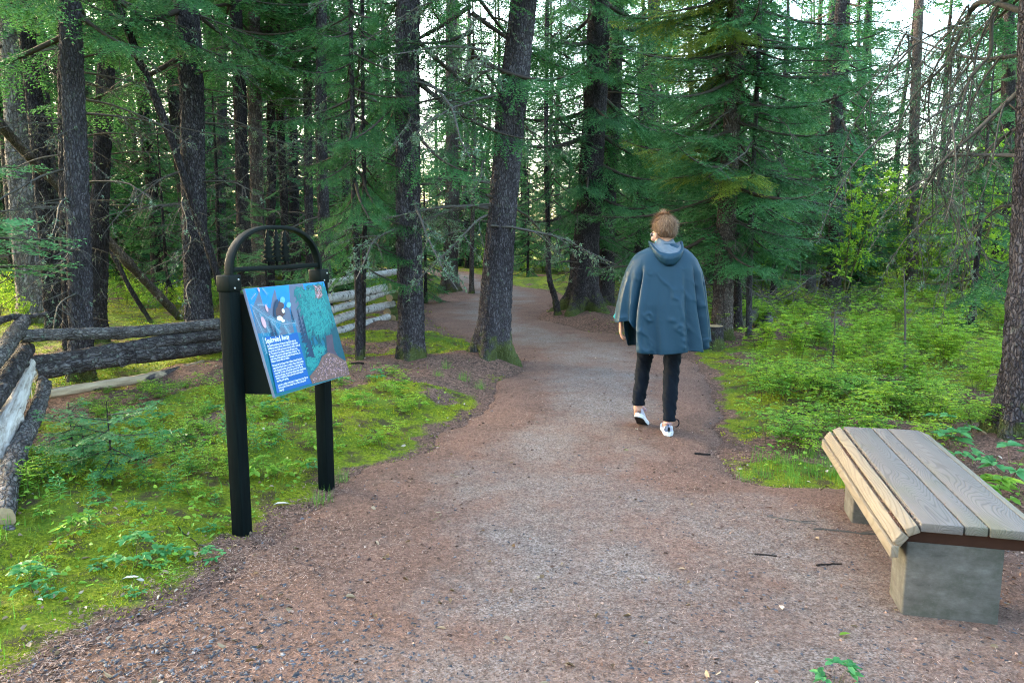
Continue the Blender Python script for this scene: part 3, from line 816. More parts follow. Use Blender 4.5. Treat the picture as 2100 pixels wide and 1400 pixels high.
# trees of the same stand just outside the frame on the sun's side
for (x, y) in ((-9.5, 3.5), (-10.5, 8.5), (-8.5, -.5), (-12, 5.5), (-11.5, 1), (-13.5, -3), (-14.5, 9), (-16, 3), (-12.5, 12), (-5.2, -5.5), (-15.5, 13.5)):
    fill_tree(x, y, 'tall', cnt, rf); cnt += 1
for (x, y) in ((-8.2, 8.2), (-9.0, 5.2), (-10.8, -1.5), (-10.5, 10.8), (-12.8, 7.6), (-8.2, -4)):
    fill_tree(x, y, 'young', cnt, rf); cnt += 1
# and the stand that closes round the trail behind the camera and beyond the bench
for k, (x, y) in enumerate(((5.6, -2.2), (6.8, .2), (9.5, -1.5), (9.2, -5.0), (2.0, -10.5), (-4.4, -8.5), (6.8, -9), (-7.8, -10), (3.6, -12), (-4.8, -13), (12, 2.5), (12.5, -4), (10, -8), (.2, -19), (-2.5, -21), (2.8, -20), (-9, -14), (7, -14))):
    fill_tree(x, y, 'tall' if k % 4 else 'young', cnt, rf); cnt += 1
for (x, y) in ((-2.6, -5.2), (-.9, -7.6), (.9, -9.4), (-4.2, -3.6), (-3.2, -7.8), (-1.2, -10.5), (-5.6, -5.8), (6.6, -3.8), (7.6, -1.6), (-5.0, -1.4), (3.4, -12.5)):
    fill_tree(x, y, 'young', cnt, rf); cnt += 1
# particular young spruces
def young(label, x, y, key, sc, rot=0.0, cz=0.0):
    root = thing('young_spruce', label, 'tree', (x, y, gz1(x, y)-.03), (0, 0, rot), 'particular young spruces')
    H = {'sapling': 2.5, 'sap_tall': 4.2, 'young_a': 7.5, 'young_b': 6.0, 'near_full': 13}[key]
    s = np.array([sc]*3 if np.isscalar(sc) else sc)
    mb = MB(); tube(mb, np.c_[np.zeros(8), np.zeros(8), np.linspace(-.1, H*.97+cz, 8)]*s, np.linspace(.014*H**.8*s[0], .003, 8), 8, 0); mb.build('trunk', M['bark_dark'], root, True)
    link('crown', CR[key], root, loc=(0, 0, cz), scale=tuple(s)); return root
p = at(552, 700, 9.7); young('bright young spruce growing behind the sign panel', p[0], p[1], 'sapling', (.85, .85, .90), .4)
young('bright green spruce boughs reaching over the fence corner', -4.30, 4.9, 'sap_tall', (1.15, 1.15, .8), 1.1, .95)
p = gp(880, 640); young('small spruce with drooping boughs between the birch logs and the trail bend', p[0]-.3, p[1]+2, 'young_b', (.8, .8, .7), 1.0)
p = gp(2005, 690); young('bushy young spruce with low dark boughs behind the bench trunk', p[0]+.2, p[1]+.5, 'young_b', (.9, .9, .85), 2.0)
p = gp(1330, 640); young('dark broad spruce behind the walker with boughs sweeping low', p[0], p[1]+1.5, 'near_full', (.85, .85, .8), 2.6)
p = gp(1620, 640); young('full young spruce with layered boughs right of the scarred trunk', p[0], p[1]+1.0, 'near_full', (.75, .75, .62), .3)
for k, (px, py, dy, s, lab) in enumerate(((1740, 600, 0, .95, 'grey-green young spruce at the back of the thicket'), (1960, 600, 0, 1.05, 'tall young spruce at the back of the thicket near the bare-stemmed spruce'), (300, 640, 1.0, .8, 'shaded young spruce among the trunks behind the fence'), (690, 640, 1.0, .8, 'drooping young spruce behind the birch log panel'), (1290, 610, 3, 1.0, 'dense young spruce behind the big rooted spruce'))):
    p = gp(px, py); young(lab, p[0], p[1]+dy, 'young_a' if k % 2 else 'young_b', s, k*1.3)
# three seedlings in the moss
sd_m = crown(21, .60, .17, .24, ('far', 'far'), 'young', 44, rpow=.28, ztop_lod=9).mesh('crown', SAPM)
for k, (px, py, s, lab) in enumerate(((232, 1010, 1.0, 'spruce seedling with bare foot, taller of the pair in the moss'), (156, 996, .86, 'smaller spruce seedling beside the fallen fence log'), (178, 1005, .62, 'tiny spruce seedling between the two larger seedlings'))):
    p = gp(px, py); root = thing('spruce_seedling', lab, 'seedling', (p[0], p[1], gz1(p[0], p[1])-.01), (0, 0, k*2.0), None, s)
    mb = MB(); tube(mb, [[0, 0, -.03], [.004, 0, .2], [0, .004, .52]], [.006, .005, .002], 6, 0); mb.build('trunk', M['bark_dark'], root, True)
    link('crown', sd_m, root)

# ------------------------------------------------------------------ log fence
def log_mesh(name, L, r0, r1, mat_i=0, seed=0, crook=.03, knots=6, n=28, rings=60, mats=None, oval=1.0):
    r = np.random.default_rng(seed); mb = MB()
    t = np.linspace(0, 1, rings); th = np.linspace(0, 2*np.pi, n, endpoint=False)
    T_, H_ = np.meshgrid(t*L, th, indexing='ij')
    R = (r0+(r1-r0)*t)[:, None]*np.ones(n)
    P = np.c_[T_.ravel(), (R*np.cos(H_)).ravel(), (R*np.sin(H_)*oval).ravel()]
    q = P*np.array([7, 20, 20]); d1, d2, idv = worley(q+fbm(P*5, 2, seed)[:, None], seed+2)
    d = fbm(P*np.array([2, 5, 5])+seed, 3, seed)*r0*.20+(sstep(0, .3, d2-d1)-.5)*.006+(idv-.5)*.005
    for k in range(knots):
        kt, kh = r.uniform(.05, .95)*L, r.uniform(0, 6.28)
        g_ = np.exp(-((P[:, 0]-kt)**2/.0016+((np.angle(np.exp(1j*(H_.ravel()-kh))))*r0)**2/.0009)); d = d+g_*.022
    nr = np.c_[np.zeros(len(P)), np.cos(H_).ravel(), np.sin(H_).ravel()]
    P = P+nr*d[:, None]
    P[:, 1] += crook*np.sin(P[:, 0]/L*np.pi*1.3+seed); P[:, 2] += crook*.6*np.sin(P[:, 0]/L*np.pi*2+seed*2)
    G = P.reshape(rings, n, 3); loft(mb, G, mat_i)
    for e, s in ((0, -1), (-1, 1)):
        c = G[e].mean(0); k = len(mb.V)
        ring = G[e]; inner = c+(ring-c)*.55+np.array([s*.006, 0, 0])
        V = np.vstack([ring, inner, c+[s*.008, 0, 0]])
        F1 = np.array([[i, (i+1) % n, n+(i+1) % n, n+i] for i in range(n)]); F2 = np.array([[n+i, n+(i+1) % n, 2*n] for i in range(n)])
        if s < 0: F1 = F1[:, ::-1]; F2 = F2[:, ::-1]
        mb.add(V, F1, 1); mb.add(V, F2, 1)
    return mb.mesh(name, mats, [0])
def put_log(a, b, r0, r1, mats, parent=None, seed=0, name='log', crook=.03, knots=6, label=None, roll=0.0):
    a = Vector(a); b = Vector(b); d = b-a
    me = log_mesh(name, d.length, r0, r1, 0, seed, crook, knots, mats=mats)
    o = link(name, me, parent)
    if parent is not None: a = a-Vector(parent.location)
    o.location = a; o.rotation_mode = 'QUATERNION'; o.rotation_quaternion = d.to_track_quat('X', 'Z')
    if label: o['label'] = label
    return o
LOGD = [barkmat('weathered_log_bark', (.034, .028, .027), (.15, .135, .13), (.32, .30, .29), lichen=(.15, .17, .14), lich=.3, vs_=(14, 34, 34), moss=False), M['wood_cut']]
LOGB = [barkmat('dark_wet_log_bark', (.018, .015, .015), (.075, .066, .066), (.22, .20, .20), lich=.15, vs_=(8, 22, 22), moss=False), M['wood_cut']]
tb = NT('bleached_split_wood'); v = tb.coord((3, 40, 40))
tb.col(tb.ramp(tb.noise(v, 1.0, 5, .6), [(.3, (.20, .16, .125)), (.5, (.48, .43, .38)), (.75, (.70, .66, .61))])); tb.rough(.85, .15); tb.bump(tb.noise(v, 1.0, 5, .6), .7, .01)
M['split'] = tb.m
tb = NT('half_peeled_log'); v = tb.coord(); v2 = tb.coord((2, 26, 26))
pe = tb.ramp(tb.noise(tb.coord((1.6, 5, 5)), 1.0, 4, .6), [(.47, 0.0), (.53, 1.0)])
tb.col(tb.mix(pe, tb.ramp(tb.noise(v, 40, 5, .7), [(.3, (.02, .016, .015)), (.7, (.10, .085, .08))]), tb.ramp(tb.noise(v2, 1.0, 4), [(.3, (.22, .15, .09)), (.7, (.50, .38, .25))]))); tb.rough(.88, .15)
tb.bump(tb.math('SUBTRACT', tb.noise(v, 40, 5, .7), pe), .6, .012)
M['peeled'] = tb.m
tb = NT('birch_bark'); v = tb.coord(); vb = tb.coord((60, 7, 7))
marks = tb.ramp(tb.noise(vb, 1.0, 4, .6), [(.30, 0.0), (.40, 1.0)]); blot = tb.ramp(tb.noise(v, 9, 4, .6), [(.34, 0.0), (.44, 1.0)])
tb.col(tb.mix(tb.math('MULTIPLY', marks, blot), (.05, .042, .04), tb.ramp(tb.noise(v, 20, 4), [(.3, (.26, .24, .23)), (.7, (.50, .47, .46))]))); tb.rough(.7, .25); tb.bump(marks, .4, .006)
M['birch'] = tb.m
LOGS, LOGP, LOGW = [M['split'], M['wood_cut']], [M['peeled'], M['wood_cut']], [M['birch'], M['wood_cut']]
A_ = np.array([-4.12, 6.45]); B_ = np.array([-3.25, 9.15]); C_ = np.array([-2.62, 3.58])
def fpt(P, z): return (P[0], P[1], z)
# panel that runs from the corner along the trail, behind the sign
f1 = thing('log_fence', 'dark log fence panel of four stacked logs running behind the sign', 'fence', fpt(A_, 0))
dv = unit(B_-A_)
for pa, pb, ra, rb, mt, ext, sd_, nm in (((65, 692), (456, 664), .056, .062, LOGD, .10, 1, 'grey weathered top log'), ((62, 741), (456, 686), .064, .070, LOGB, .0, 2, 'wet dark log with cracked bark'), ((65, 765), (456, 704), .080, .080, LOGB, .0, 3, 'thickest log of the panel, nearly black'), ((92, 812), (456, 740), .048, .055, LOGP, .0, 4, 'pale half-peeled bottom log')):
    a = at(*pa, 6.5); b = at(*pb, 8.7); d_ = unit(b-a)
    put_log(a-d_*ext, b+d_*.55, ra, rb, mt, f1, sd_, label=nm, crook=.03, knots=9)
# panel that comes from the corner towards the foreground
f2 = thing('log_fence', 'corner log fence panel with a bleached split log, coming forward through the moss', 'fence', fpt(A_, 0))
gA = np.array([-4.15, 6.55])
put_log(at(56, 658, 6.75), at(-75, 800, 4.6), .062, .075, LOGD, f2, 11, label='peeling grey top log', knots=8)
put_log(at(57, 712, 6.6), at(-70, 880, 4.5), .070, .080, LOGB, f2, 12, label='dark log under the top log')
SPA, SPB = at(57, 748, 6.5), at(-28, 965, 4.25)
put_log(SPA, SPB, .050, .105, LOGS, f2, 13, label='bleached split log with torn fibres', crook=.02)
put_log(at(81, 790, 6.4), at(14, 1066, 3.5), .055, .064, LOGD, f2, 14, label='grey bark bottom log with hollow sawn end', crook=.035)
put_log(at(105, 1072, 3.85), at(-60, 1145, 3.15), .055, .062, LOGD, f2, 15, label='mossy rotten log half sunk in the moss')
mb = MB(); r5 = np.random.default_rng(5)                       # torn fibres of the split log
for k in range(60):
    t = r5.uniform(.02, .8); p = SPA*(1-t)+SPB*t+[.06+r5.uniform(-.02, .03), 0, r5.uniform(-.08, .06)]
    d = unit(np.array([.3, -1, -.2])+r5.normal(0, .35, 3)); l = r5.uniform(.05, .2)
    tube(mb, [p, p+d*l*.5, p+d*l+[0.01, 0, -.01]], [.004, .003, .0006], 3, 0, False)
oo = mb.build('torn_fibre', M['split'], f2); oo.location = tuple(-np.array(f2.location))
p0, p1 = at(-30, 668, 6.0), at(92, 640, 7.2)
put_log(p0, p1, .035, .022, LOGB, None, 31, 'fallen_branch', .03, 2)
tag(bpy.data.objects['fallen_branch'], 'brown dead branch lying across the top of the fence corner', 'branch')
# birch panel farther along
f3 = thing('log_fence', 'birch log fence panel with white bark beyond the twin saplings', 'fence', (-2.8, 10.9, 0))
bz = [(680, 578, 812, 556, .06), (680, 612, 812, 585, .075), (684, 636, 808, 596, .06), (684, 660, 806, 622, .07), (690, 688, 814, 642, .062)]
for k, (xa, ya, xb, yb, rad) in enumerate(bz):
    a = at(xa-45, ya+10, 10.6+.05*k); b = at(xb, yb, 13.6+.1*(k % 2))
    put_log(a, b, rad, rad*.95, LOGW, f3, 40+k, crook=.02, knots=4)
for k, (xa, ya) in enumerate(((796, 588), (800, 612), (796, 640), (806, 656))):   # crossing logs seen end on
    a = at(xa, ya, 13.2); b = a+np.array([.35, .9, .02])*(1 if k % 2 else .8); a[2] = max(.075, a[2]); b[2] = max(.07, b[2])
    put_log(a, b, .07, .07, [M['bark_dark'], M['wood_cut']], f3, 50+k, crook=.02, knots=3)

# ------------------------------------------------------------------ stump, cut logs and brush by the scarred spruce
def stump(px, py, r0, h):
    b = gp(px, py); root = thing('tree_stump', 'low sawn stump with brown flat top at the foot of the scarred spruce', 'stump', (b[0], b[1], gz1(b[0], b[1])-.02))
    th = np.linspace(0, 2*np.pi, 40, endpoint=False); zs = np.linspace(-.1, h, 24)
    Z, TH = np.meshgrid(zs, th, indexing='ij')
    R = r0*(1+.35*np.exp(-np.clip(Z, 0, None)/.1)*(1+.5*np.sin(5*TH)))
    P = np.c_[(R*np.cos(TH)).ravel(), (R*np.sin(TH)).ravel(), Z.ravel()]
    d1, d2, idv = worley(P*np.array([24, 24, 7]), 5); n_ = np.c_[np.cos(TH).ravel(), np.sin(TH).ravel(), TH.ravel()*0]
    P = P+n_*((sstep(0, .3, d2-d1)-.5)*.014)[:, None]
    mb = MB(); loft(mb, P.reshape(24, 40, 3), 0); mb.build('trunk', M['bark_dark'], root, True)
    top = P.reshape(24, 40, 3)[-1]; mb = MB(); c = top.mean(0)+[0, 0, .006]
    mb.add(np.vstack([top, c]), [[i, (i+1) % 40, 40] for i in range(40)], 0); mb.build('sawn_face', M['wood_cut'], root)
stump(1458, 716, .15, .33)
for k, (a, b, rad, mt, lab) in enumerate(((at(1518, 676, 11.4), at(1550, 640, 12.6), .085, [M['bark'], M['wood_cut']], 'cut log with ringed pale end facing the trail beside the stump'),
        (at(1548, 692, 11.8), at(1566, 645, 12.8), .07, [M['bark_dark'], M['wood_cut']], 'dark cut log in the middle of the small pile by the stump'),
        (at(1585, 690, 11.7), at(1572, 640, 12.9), .075, LOGD, 'grey cut log on the thicket side of the small pile'))):
    o = put_log(a, b, rad, rad, mt, None, 60+k, 'cut_log', .01, 2); tag(o, lab, 'log')
def brush(px, py, dy, R, lab, seed, n=70):
    b = gp(px, py); x, y = b[0], b[1]+dy; mb = MB(); r = np.random.default_rng(seed)
    for k in range(n):
        q = np.array([r.normal(0, R*.4), r.normal(0, R*.4), abs(r.normal(0, R*.25))])
        mb.merge(dead_branch(k % 11+70, 1.0, .3*r.uniform(-1, 1.5), 0, 8, .009, 3), rotz(r.uniform(0, 6.28))@roty(r.uniform(-.9, .4)), q, R*r.uniform(.5, 1.2))
    o = mb.build('brush_pile', TWM, None, loc=(x, y, gz1(x, y))); tag(o, lab, 'brush pile')
brush(1730, 650, 0, .75, 'dark tangle of dead twigs heaped in the leafy thicket', 3, 60)
brush(1600, 660, 1.0, 1.0, 'heap of dead branches behind the cut logs', 4, 90)
brush(1300, 640, .6, 1.1, 'arching dead lower branches behind the walker', 5, 90)
p = gp(1180, 590); brush(1172, 602, 0, .6, 'pale broken wood heap behind the big rooted spruce', 6, 30)
# ------------------------------------------------------------------ interpretive sign
SA = gp(497, 1095); SB = gp(670, 1002)
su = unit(SB-SA); SLEN = float(np.linalg.norm(SB-SA))
sign = thing('information_sign', 'dark green steel and post sign with arched top and tilted picture panel', 'sign', (SA[0], SA[1], gz1(SA[0], SA[1])-.01), (0, 0, math.atan2(su[1], su[0])))
PW = .036
tw_ = NT('dark_stained_post'); v = tw_.coord((18, 18, 1.6))
gn = tw_.noise(v, 3.0, 5, .6); tw_.col(tw_.ramp(gn, [(.3, (.0015, .0035, .004)), (.7, (.004, .008, .008))])); tw_.rough(.7, .06); tw_.bump(gn, .35, .004)
M['post'] = tw_.m
M['bolt'] = simple('galvanised_bolt', (.55, .55, .55), .35, .5, .1, 50, 0, .9)
for x in (0.0, SLEN):
    mb = MB(); box(mb, (x-PW, -PW, -.25), (x+PW, PW, 1.285)); po = bevel(mb.build('post', M['post'], sign), .005)
    mb = MB(); box(mb, (x-PW-.006, -PW-.006, 1.255), (x+PW+.006, PW+.006, 1.335)); pc = bevel(mb.build('post_cap', M['sign_green'], sign), .006)
    for sy in (-1,):
        for (bx, bz_) in ((.018, 1.312), (-.010, 1.272)):
            mb = MB(); th = np.linspace(0, 2*np.pi, 10, endpoint=False)
            yb = sy*(PW+.0065)
            rings = [np.c_[x+bx+rr_*np.cos(th), np.full(10, yb+sy*dd), bz_+rr_*np.sin(th)] for rr_, dd in ((.0055, 0), (.0055, .003), (.003, .005))]
            loft(mb, rings, 0, True, False, True); mb.build('bolt', M['bolt'], sign)
# arch: flat bar bent over the two caps
def bar_sweep(mb, P, hw, hd):
    P = np.asarray(P, float); T = unit(np.gradient(P, axis=0)); N = np.c_[-T[:, 2], np.zeros(len(T)), T[:, 0]]; Yv = np.array([0, 1.0, 0])
    rings = np.stack([P+N*hw*a_+Yv*hd*b_ for a_, b_ in ((1, 1), (1, -1), (-1, -1), (-1, 1))], 1)
    loft(mb, rings, 0, True, True, True)
th = np.linspace(0, np.pi, 40)
xm, hw_ = SLEN/2, SLEN/2-.004
ax_ = xm-hw_*np.sign(np.cos(th))*np.abs(np.cos(th))**.80; az_ = 1.335+.235*np.sin(th)**.92
mb = MB(); bar_sweep(mb, np.c_[ax_, np.zeros(40), az_], .010, .021); bevel(mb.build('arch', M['sign_green'], sign), .003)
mb = MB(); box(mb, (.014, -.012, 1.347), (SLEN-.014, .012, 1.371)); bevel(mb.build('crossbar', M['sign_green'], sign), .003)
for k, dx in enumerate((-.068, 0.0, .068)):           # three cast spruce figures
    mb = MB(); hgt = .178 if k == 1 else .168; lv = 8
    rs = []; zs = []
    for q in range(lv):
        f = q/(lv-1); w0 = .042*(1-f)**.8+.006
        zs += [1.392+hgt*f*.96, 1.392+hgt*(f*.96+.085)]; rs += [w0, w0*.42]
    zs = [1.365, 1.392]+zs; rs = [.007, .007]+rs
    tt = np.linspace(0, 2*np.pi, 12, endpoint=False)
    rings = [np.c_[xm+dx+r_*np.cos(tt)*(1+.12*np.cos(3*tt+z*90)), r_*.75*np.sin(tt), np.full(12, z)] for r_, z in zip(rs, zs)]
    loft(mb, rings, 0, True, True, True); mb.build('spruce_ornament', M['sign_green'], sign)
# panel plane (sign-local: x along, -y towards the trail)
PXL, PXR = .036, .694
n_t, z_t, n_b, z_b = .062, 1.267, .216, .734
PHh = math.hypot(n_b-n_t, z_t-z_b); PWd = PXR-PXL
phi = math.atan2(z_t-z_b, n_b-n_t)
for x0 in (PXL+.012, PXR-.03):                        # wedge cheeks of the panel's cabinet
    mb = MB(); pr = [(-n_t+.01, z_t-.03), (-n_b+.012, z_b+.012), (-.03, z_b+.012-.01), (.034, z_b+.015), (.034, z_t-.03)]
    V = [(x0+dx, y_, z_) for dx in (0, .018) for y_, z_ in pr]; k = len(pr)
    mb.add(V, [list(range(k))[::-1]]); mb.add(V, [list(range(k, 2*k))]); mb.add(V, [[i, (i+1) % k, k+(i+1) % k, k+i] for i in range(k)])
    mb.build('cabinet_cheek', M['sign_green'], sign)
mb = MB(); box(mb, (PXL+.032, .02, z_b+.02), (PXR-.032, .04, z_t-.04)); mb.build('cabinet_back', M['sign_green'], sign)
mb = MB(); box(mb, (0, 0, -.016), (PWd, PHh, 0))
M['panel_edge'] = simple('panel_edge_aluminium', (.22, .24, .33), .45, .5, .1, 40)
panel = bevel(mb.build('panel', M['panel_edge'], sign, loc=(PXL, -n_b, z_b), rot=(phi, 0, 0)), .002)
# printed picture: drawn flat on the panel in its own coordinates
def homog(src, dst):
    A = []; B = []
    for (x, y), (u, v_) in zip(src, dst):
        A += [[x, y, 1, 0, 0, 0, -u*x, -u*y], [0, 0, 0, x, y, 1, -v_*x, -v_*y]]; B += [u, v_]
    h = np.append(np.linalg.solve(np.array(A, float), np.array(B, float)), 1).reshape(3, 3)
    return lambda P: (lambda q: q[:, :2]/q[:, 2:])(np.c_[np.asarray(P, float), np.ones(len(P))]@h.T)
HM = homog([(35, 105), (940, 18), (1245, 1085), (385, 1355)], [(0, PHh), (PWd, PHh), (PWd, 0), (0, 0)])
def ink(name, c, var=.18, scale=40):
    t = NT(name); v = t.coord(); n = t.noise(v, scale, 4, .6)
    k_ = 1.0 if c[0] > .45 else .80
    t.col(t.mix(n, tuple(x*k_*(1-var) for x in c), tuple(min(1, x*k_*(1+var)) for x in c))); t.rough(.4, .25); return t.m
tb = NT('print_sky'); v = tb.coord(); sx = tb.new('ShaderNodeSeparateXYZ'); tb.l.new(v, sx.inputs[0])
f = tb.math('ADD', tb.math('MULTIPLY', sx.outputs[1], 1/PHh), tb.math('MULTIPLY', tb.math('SUBTRACT', tb.noise(v, 18, 5, .6), .5), .35))
tb.col(tb.ramp(f, [(.0, (.0, .13, .17)), (.35, (.0, .12, .19)), (.62, (.006, .16, .30)), (.85, (.0, .20, .50)), (1.0, (.0, .22, .56))])); tb.rough(.4, .25)
INK = [tb.m, ink('ink_grey', (.13, .16, .24)), ink('ink_teal', (.005, .19, .20)), ink('ink_teal_light', (.02, .30, .29)), ink('ink_teal_dark', (.003, .085, .12)),
       ink('ink_brown', (.20, .115, .095), .35, 60), ink('ink_trunk', (.085, .065, .10), .3), ink('ink_textblue', (.0, .115, .40), .05), ink('ink_needle', (.16, .50, .66)),
       ink('ink_pink', (.58, .34, .38)), ink('ink_squirrel', (.10, .055, .06), .4, 90), ink('ink_white', (.72, .76, .80), .05), ink('ink_darktree', (.01, .05, .11))]
SKY, GREY, TEAL, TEAL_L, TEAL_D, BROWN, TRUNK, TXT, NEED, PINK, SQR, WHT, DTREE = range(13)
pr_ = MB(); rp = np.random.default_rng(4); LZ = [.0006]
def poly(pts, mat, zoom=True, dz=.0002):
    q = HM(pts) if zoom else np.asarray(pts, float)
    q = np.clip(q, [.0015, .0015], [PWd-.0015, PHh-.0015])
    LZ[0] += dz
    pr_.add(np.c_[q, np.full(len(q), LZ[0])], [list(range(len(q)))], mat)
def strokes(region, n, L, w, mat, ang, spread, z):
    """many short brush strokes inside a polygon given in photo-zoom pixels"""
    q = HM(region); lo, hi = q.min(0), q.max(0); c = rp.uniform(lo, hi, (n*3, 2))
    ins = np.zeros(len(c), bool); A = q; B = np.roll(q, -1, 0)
    for a_, b_ in zip(A, B):
        cnd = (a_[1] > c[:, 1]) != (b_[1] > c[:, 1]); xi = a_[0]+(c[:, 1]-a_[1])/((b_[1]-a_[1]) or 1e-9)*(b_[0]-a_[0]); ins ^= cnd & (c[:, 0] < xi)
    c = c[ins][:n]; m = len(c); th_ = ang+rp.normal(0, spread, m); l = L*rp.uniform(.5, 1.3, m)
    D = np.c_[np.cos(th_), np.sin(th_)]; S = np.c_[-D[:, 1], D[:, 0]]
    P3 = np.stack([c-S*w*.5, c+S*w*.5, c+D*l[:, None]], 1); P3 = np.clip(P3, [.0015, .0015], [PWd-.0015, PHh-.0015])
    V = np.dstack([P3, np.broadcast_to((z+np.arange(m)*.0000004)[:, None, None], (m, 3, 1))]).reshape(-1, 3)
    pr_.add(V, np.arange(3*m).reshape(-1, 3), mat)
poly([(0, 0), (PWd, 0), (PWd, PHh), (0, PHh)], SKY, False)
poly([(540, 60), (700, 45), (760, 300), (780, 620), (640, 600), (560, 330)], GREY)
poly([(200, 130), (250, 300), (330, 330), (350, 200), (380, 100), (420, 300), (380, 600), (150, 620), (120, 330)], GREY)
poly([(480, 330), (540, 300), (600, 600), (420, 640)], GREY)
strokes([(630, 100), (940, 30), (1200, 930), (1010, 850), (740, 760), (700, 300)], 260, .075, .020, TEAL_D, -1.9, .5, .0020)
strokes([(600, 90), (930, 30), (1080, 500), (1000, 560), (760, 640), (690, 420)], 420, .062, .013, TEAL, -2.0, .6, .0022)
strokes([(650, 100), (900, 80), (1020, 460), (900, 640), (740, 560)], 260, .050, .007, TEAL_L, -2.1, .7, .0024)
strokes([(1040, 600), (1110, 580), (1200, 920), (1090, 860)], 160, .05, .012, TEAL_D, 1.4, .7, .0025)
strokes([(720, 760), (960, 780), (800, 1060), (740, 980)], 220, .035, .006, TEAL_L, .3, .8, .0026)
strokes([(300, 1180), (400, 1180), (800, 1130), (800, 1200), (390, 1330)], 200, .03, .006, TEAL, .4, .8, .0023)
LZ[0] = .0028
poly([(965, 640), (1035, 620), (1060, 800), (1110, 880), (1200, 930), (1190, 960), (990, 860), (975, 780)], TRUNK)
poly([(985, 830), (1060, 850), (1200, 935), (1243, 1085), (810, 1195), (778, 1110), (880, 980), (920, 880)], BROWN)
strokes([(985, 850), (1200, 950), (1235, 1080), (830, 1180), (800, 1110)], 120, .022, .004, TRUNK, .3, 1.0, .0034)
strokes([(985, 850), (1200, 950), (1235, 1080), (830, 1180), (800, 1110)], 120, .018, .003, PINK, .3, 1.2, .0036)
strokes([(820, 60), (900, 60), (915, 180), (850, 200)], 90, .02, .008, BROWN, -1.4, .6, .0034)
strokes([(820, 60), (900, 60), (915, 180), (850, 200)], 60, .014, .004, PINK, -1.4, .6, .0036)
for (cx, top, bot, w) in ((640, 320, 700, 60), (690, 380, 860, 80), (560, 330, 480, 45), (770, 640, 880, 50), (310, 440, 640, 60), (360, 470, 640, 50)):
    for k in range(9):
        f = k/9; y_ = top+(bot-top)*f
        sh = (y_-top)*.22
        poly([(cx+sh, y_), (cx+sh-w*(f*.5+.08), y_+(bot-top)*.16), (cx+sh+w*(f*.5+.08), y_+(bot-top)*.15)], DTREE, True, .00001)
LZ[0] = .0040
# pale needled bough with cones
def bough(P0, P1, nl, n, both=True):
    q = HM([P0, P1]); d = unit(q[1]-q[0]); s_ = np.array([-d[1], d[0]])
    LZ[0] += .00005
    pr_.add(np.c_[[q[0]-s_*.0012, q[1]-s_*.0006, q[1]+s_*.0006, q[0]+s_*.0012], np.full(4, LZ[0])], [[0, 1, 2, 3]], PINK)
    for k in range(n):
        p_ = q[0]+(q[1]-q[0])*(k/n)
        for sg in ((1, -1) if both else (-1,)):
            e_ = p_+d*nl*.6*rp.uniform(.7, 1.2)+s_*sg*nl*rp.uniform(.7, 1.1)
            t3 = np.clip(np.array([p_-d*.0009, p_+d*.0009, e_]), .0015, [PWd-.0015, PHh-.0015])
            pr_.add(np.c_[t3, np.full(3, LZ[0]+.00001)], [[0, 1, 2]], NEED)
for a_, b_, nl, n in (((95, 285), (300, 440), .030, 26), ((300, 440), (470, 510), .034, 26), ((470, 510), (620, 490), .030, 22), ((200, 390), (320, 610), .028, 24), ((330, 470), (440, 610), .026, 20),
                      ((480, 520), (555, 640), .024, 18), ((120, 340), (250, 640), .026, 26), ((230, 100), (290, 175), .016, 12), ((155, 160), (100, 230), .016, 10), ((175, 290), (290, 285), .016, 14), ((230, 660), (280, 850), .020, 22)):
    bough(a_, b_, nl, n)
for cx, cy, hx, hy in ((280, 330, 14, 42), (245, 490, 24, 66), (188, 118, 12, 26)):
    tt = np.linspace(0, 2*np.pi, 14, endpoint=False); poly([(cx+hx*math.cos(q)+.3*hy*math.sin(q), cy+hy*math.sin(q)) for q in tt], PINK)
# squirrel sitting on the bough
def ell(cx, cy, rx, ry, rot, mat, n=20):
    tt = np.linspace(0, 2*np.pi, n, endpoint=False); c_, s2 = math.cos(rot), math.sin(rot)
    poly([(cx+rx*math.cos(q)*c_-ry*math.sin(q)*s2, cy+rx*math.cos(q)*s2+ry*math.sin(q)*c_) for q in tt], mat)
ell(460, 235, 30, 38, 0, NEED); ell(530, 290, 26, 34, .3, NEED)
ell(388, 330, 28, 105, .12, DTREE); ell(428, 375, 46, 70, -.15, SQR); ell(440, 300, 36, 40, .1, SQR); ell(425, 262, 9, 20, .1, SQR); ell(470, 385, 22, 16, .4, SQR)
ell(466, 358, 16, 26, -.3, WHT); ell(425, 445, 34, 28, .1, WHT); ell(462, 470, 22, 18, .2, WHT); ell(448, 325, 5, 6, 0, DTREE)
LZ[0] = .0052
poly([(262, 650), (380, 648), (540, 630), (630, 600), (760, 1100), (800, 1190), (395, 1310)], TXT)
pob = pr_.build('printed_picture', INK, panel)
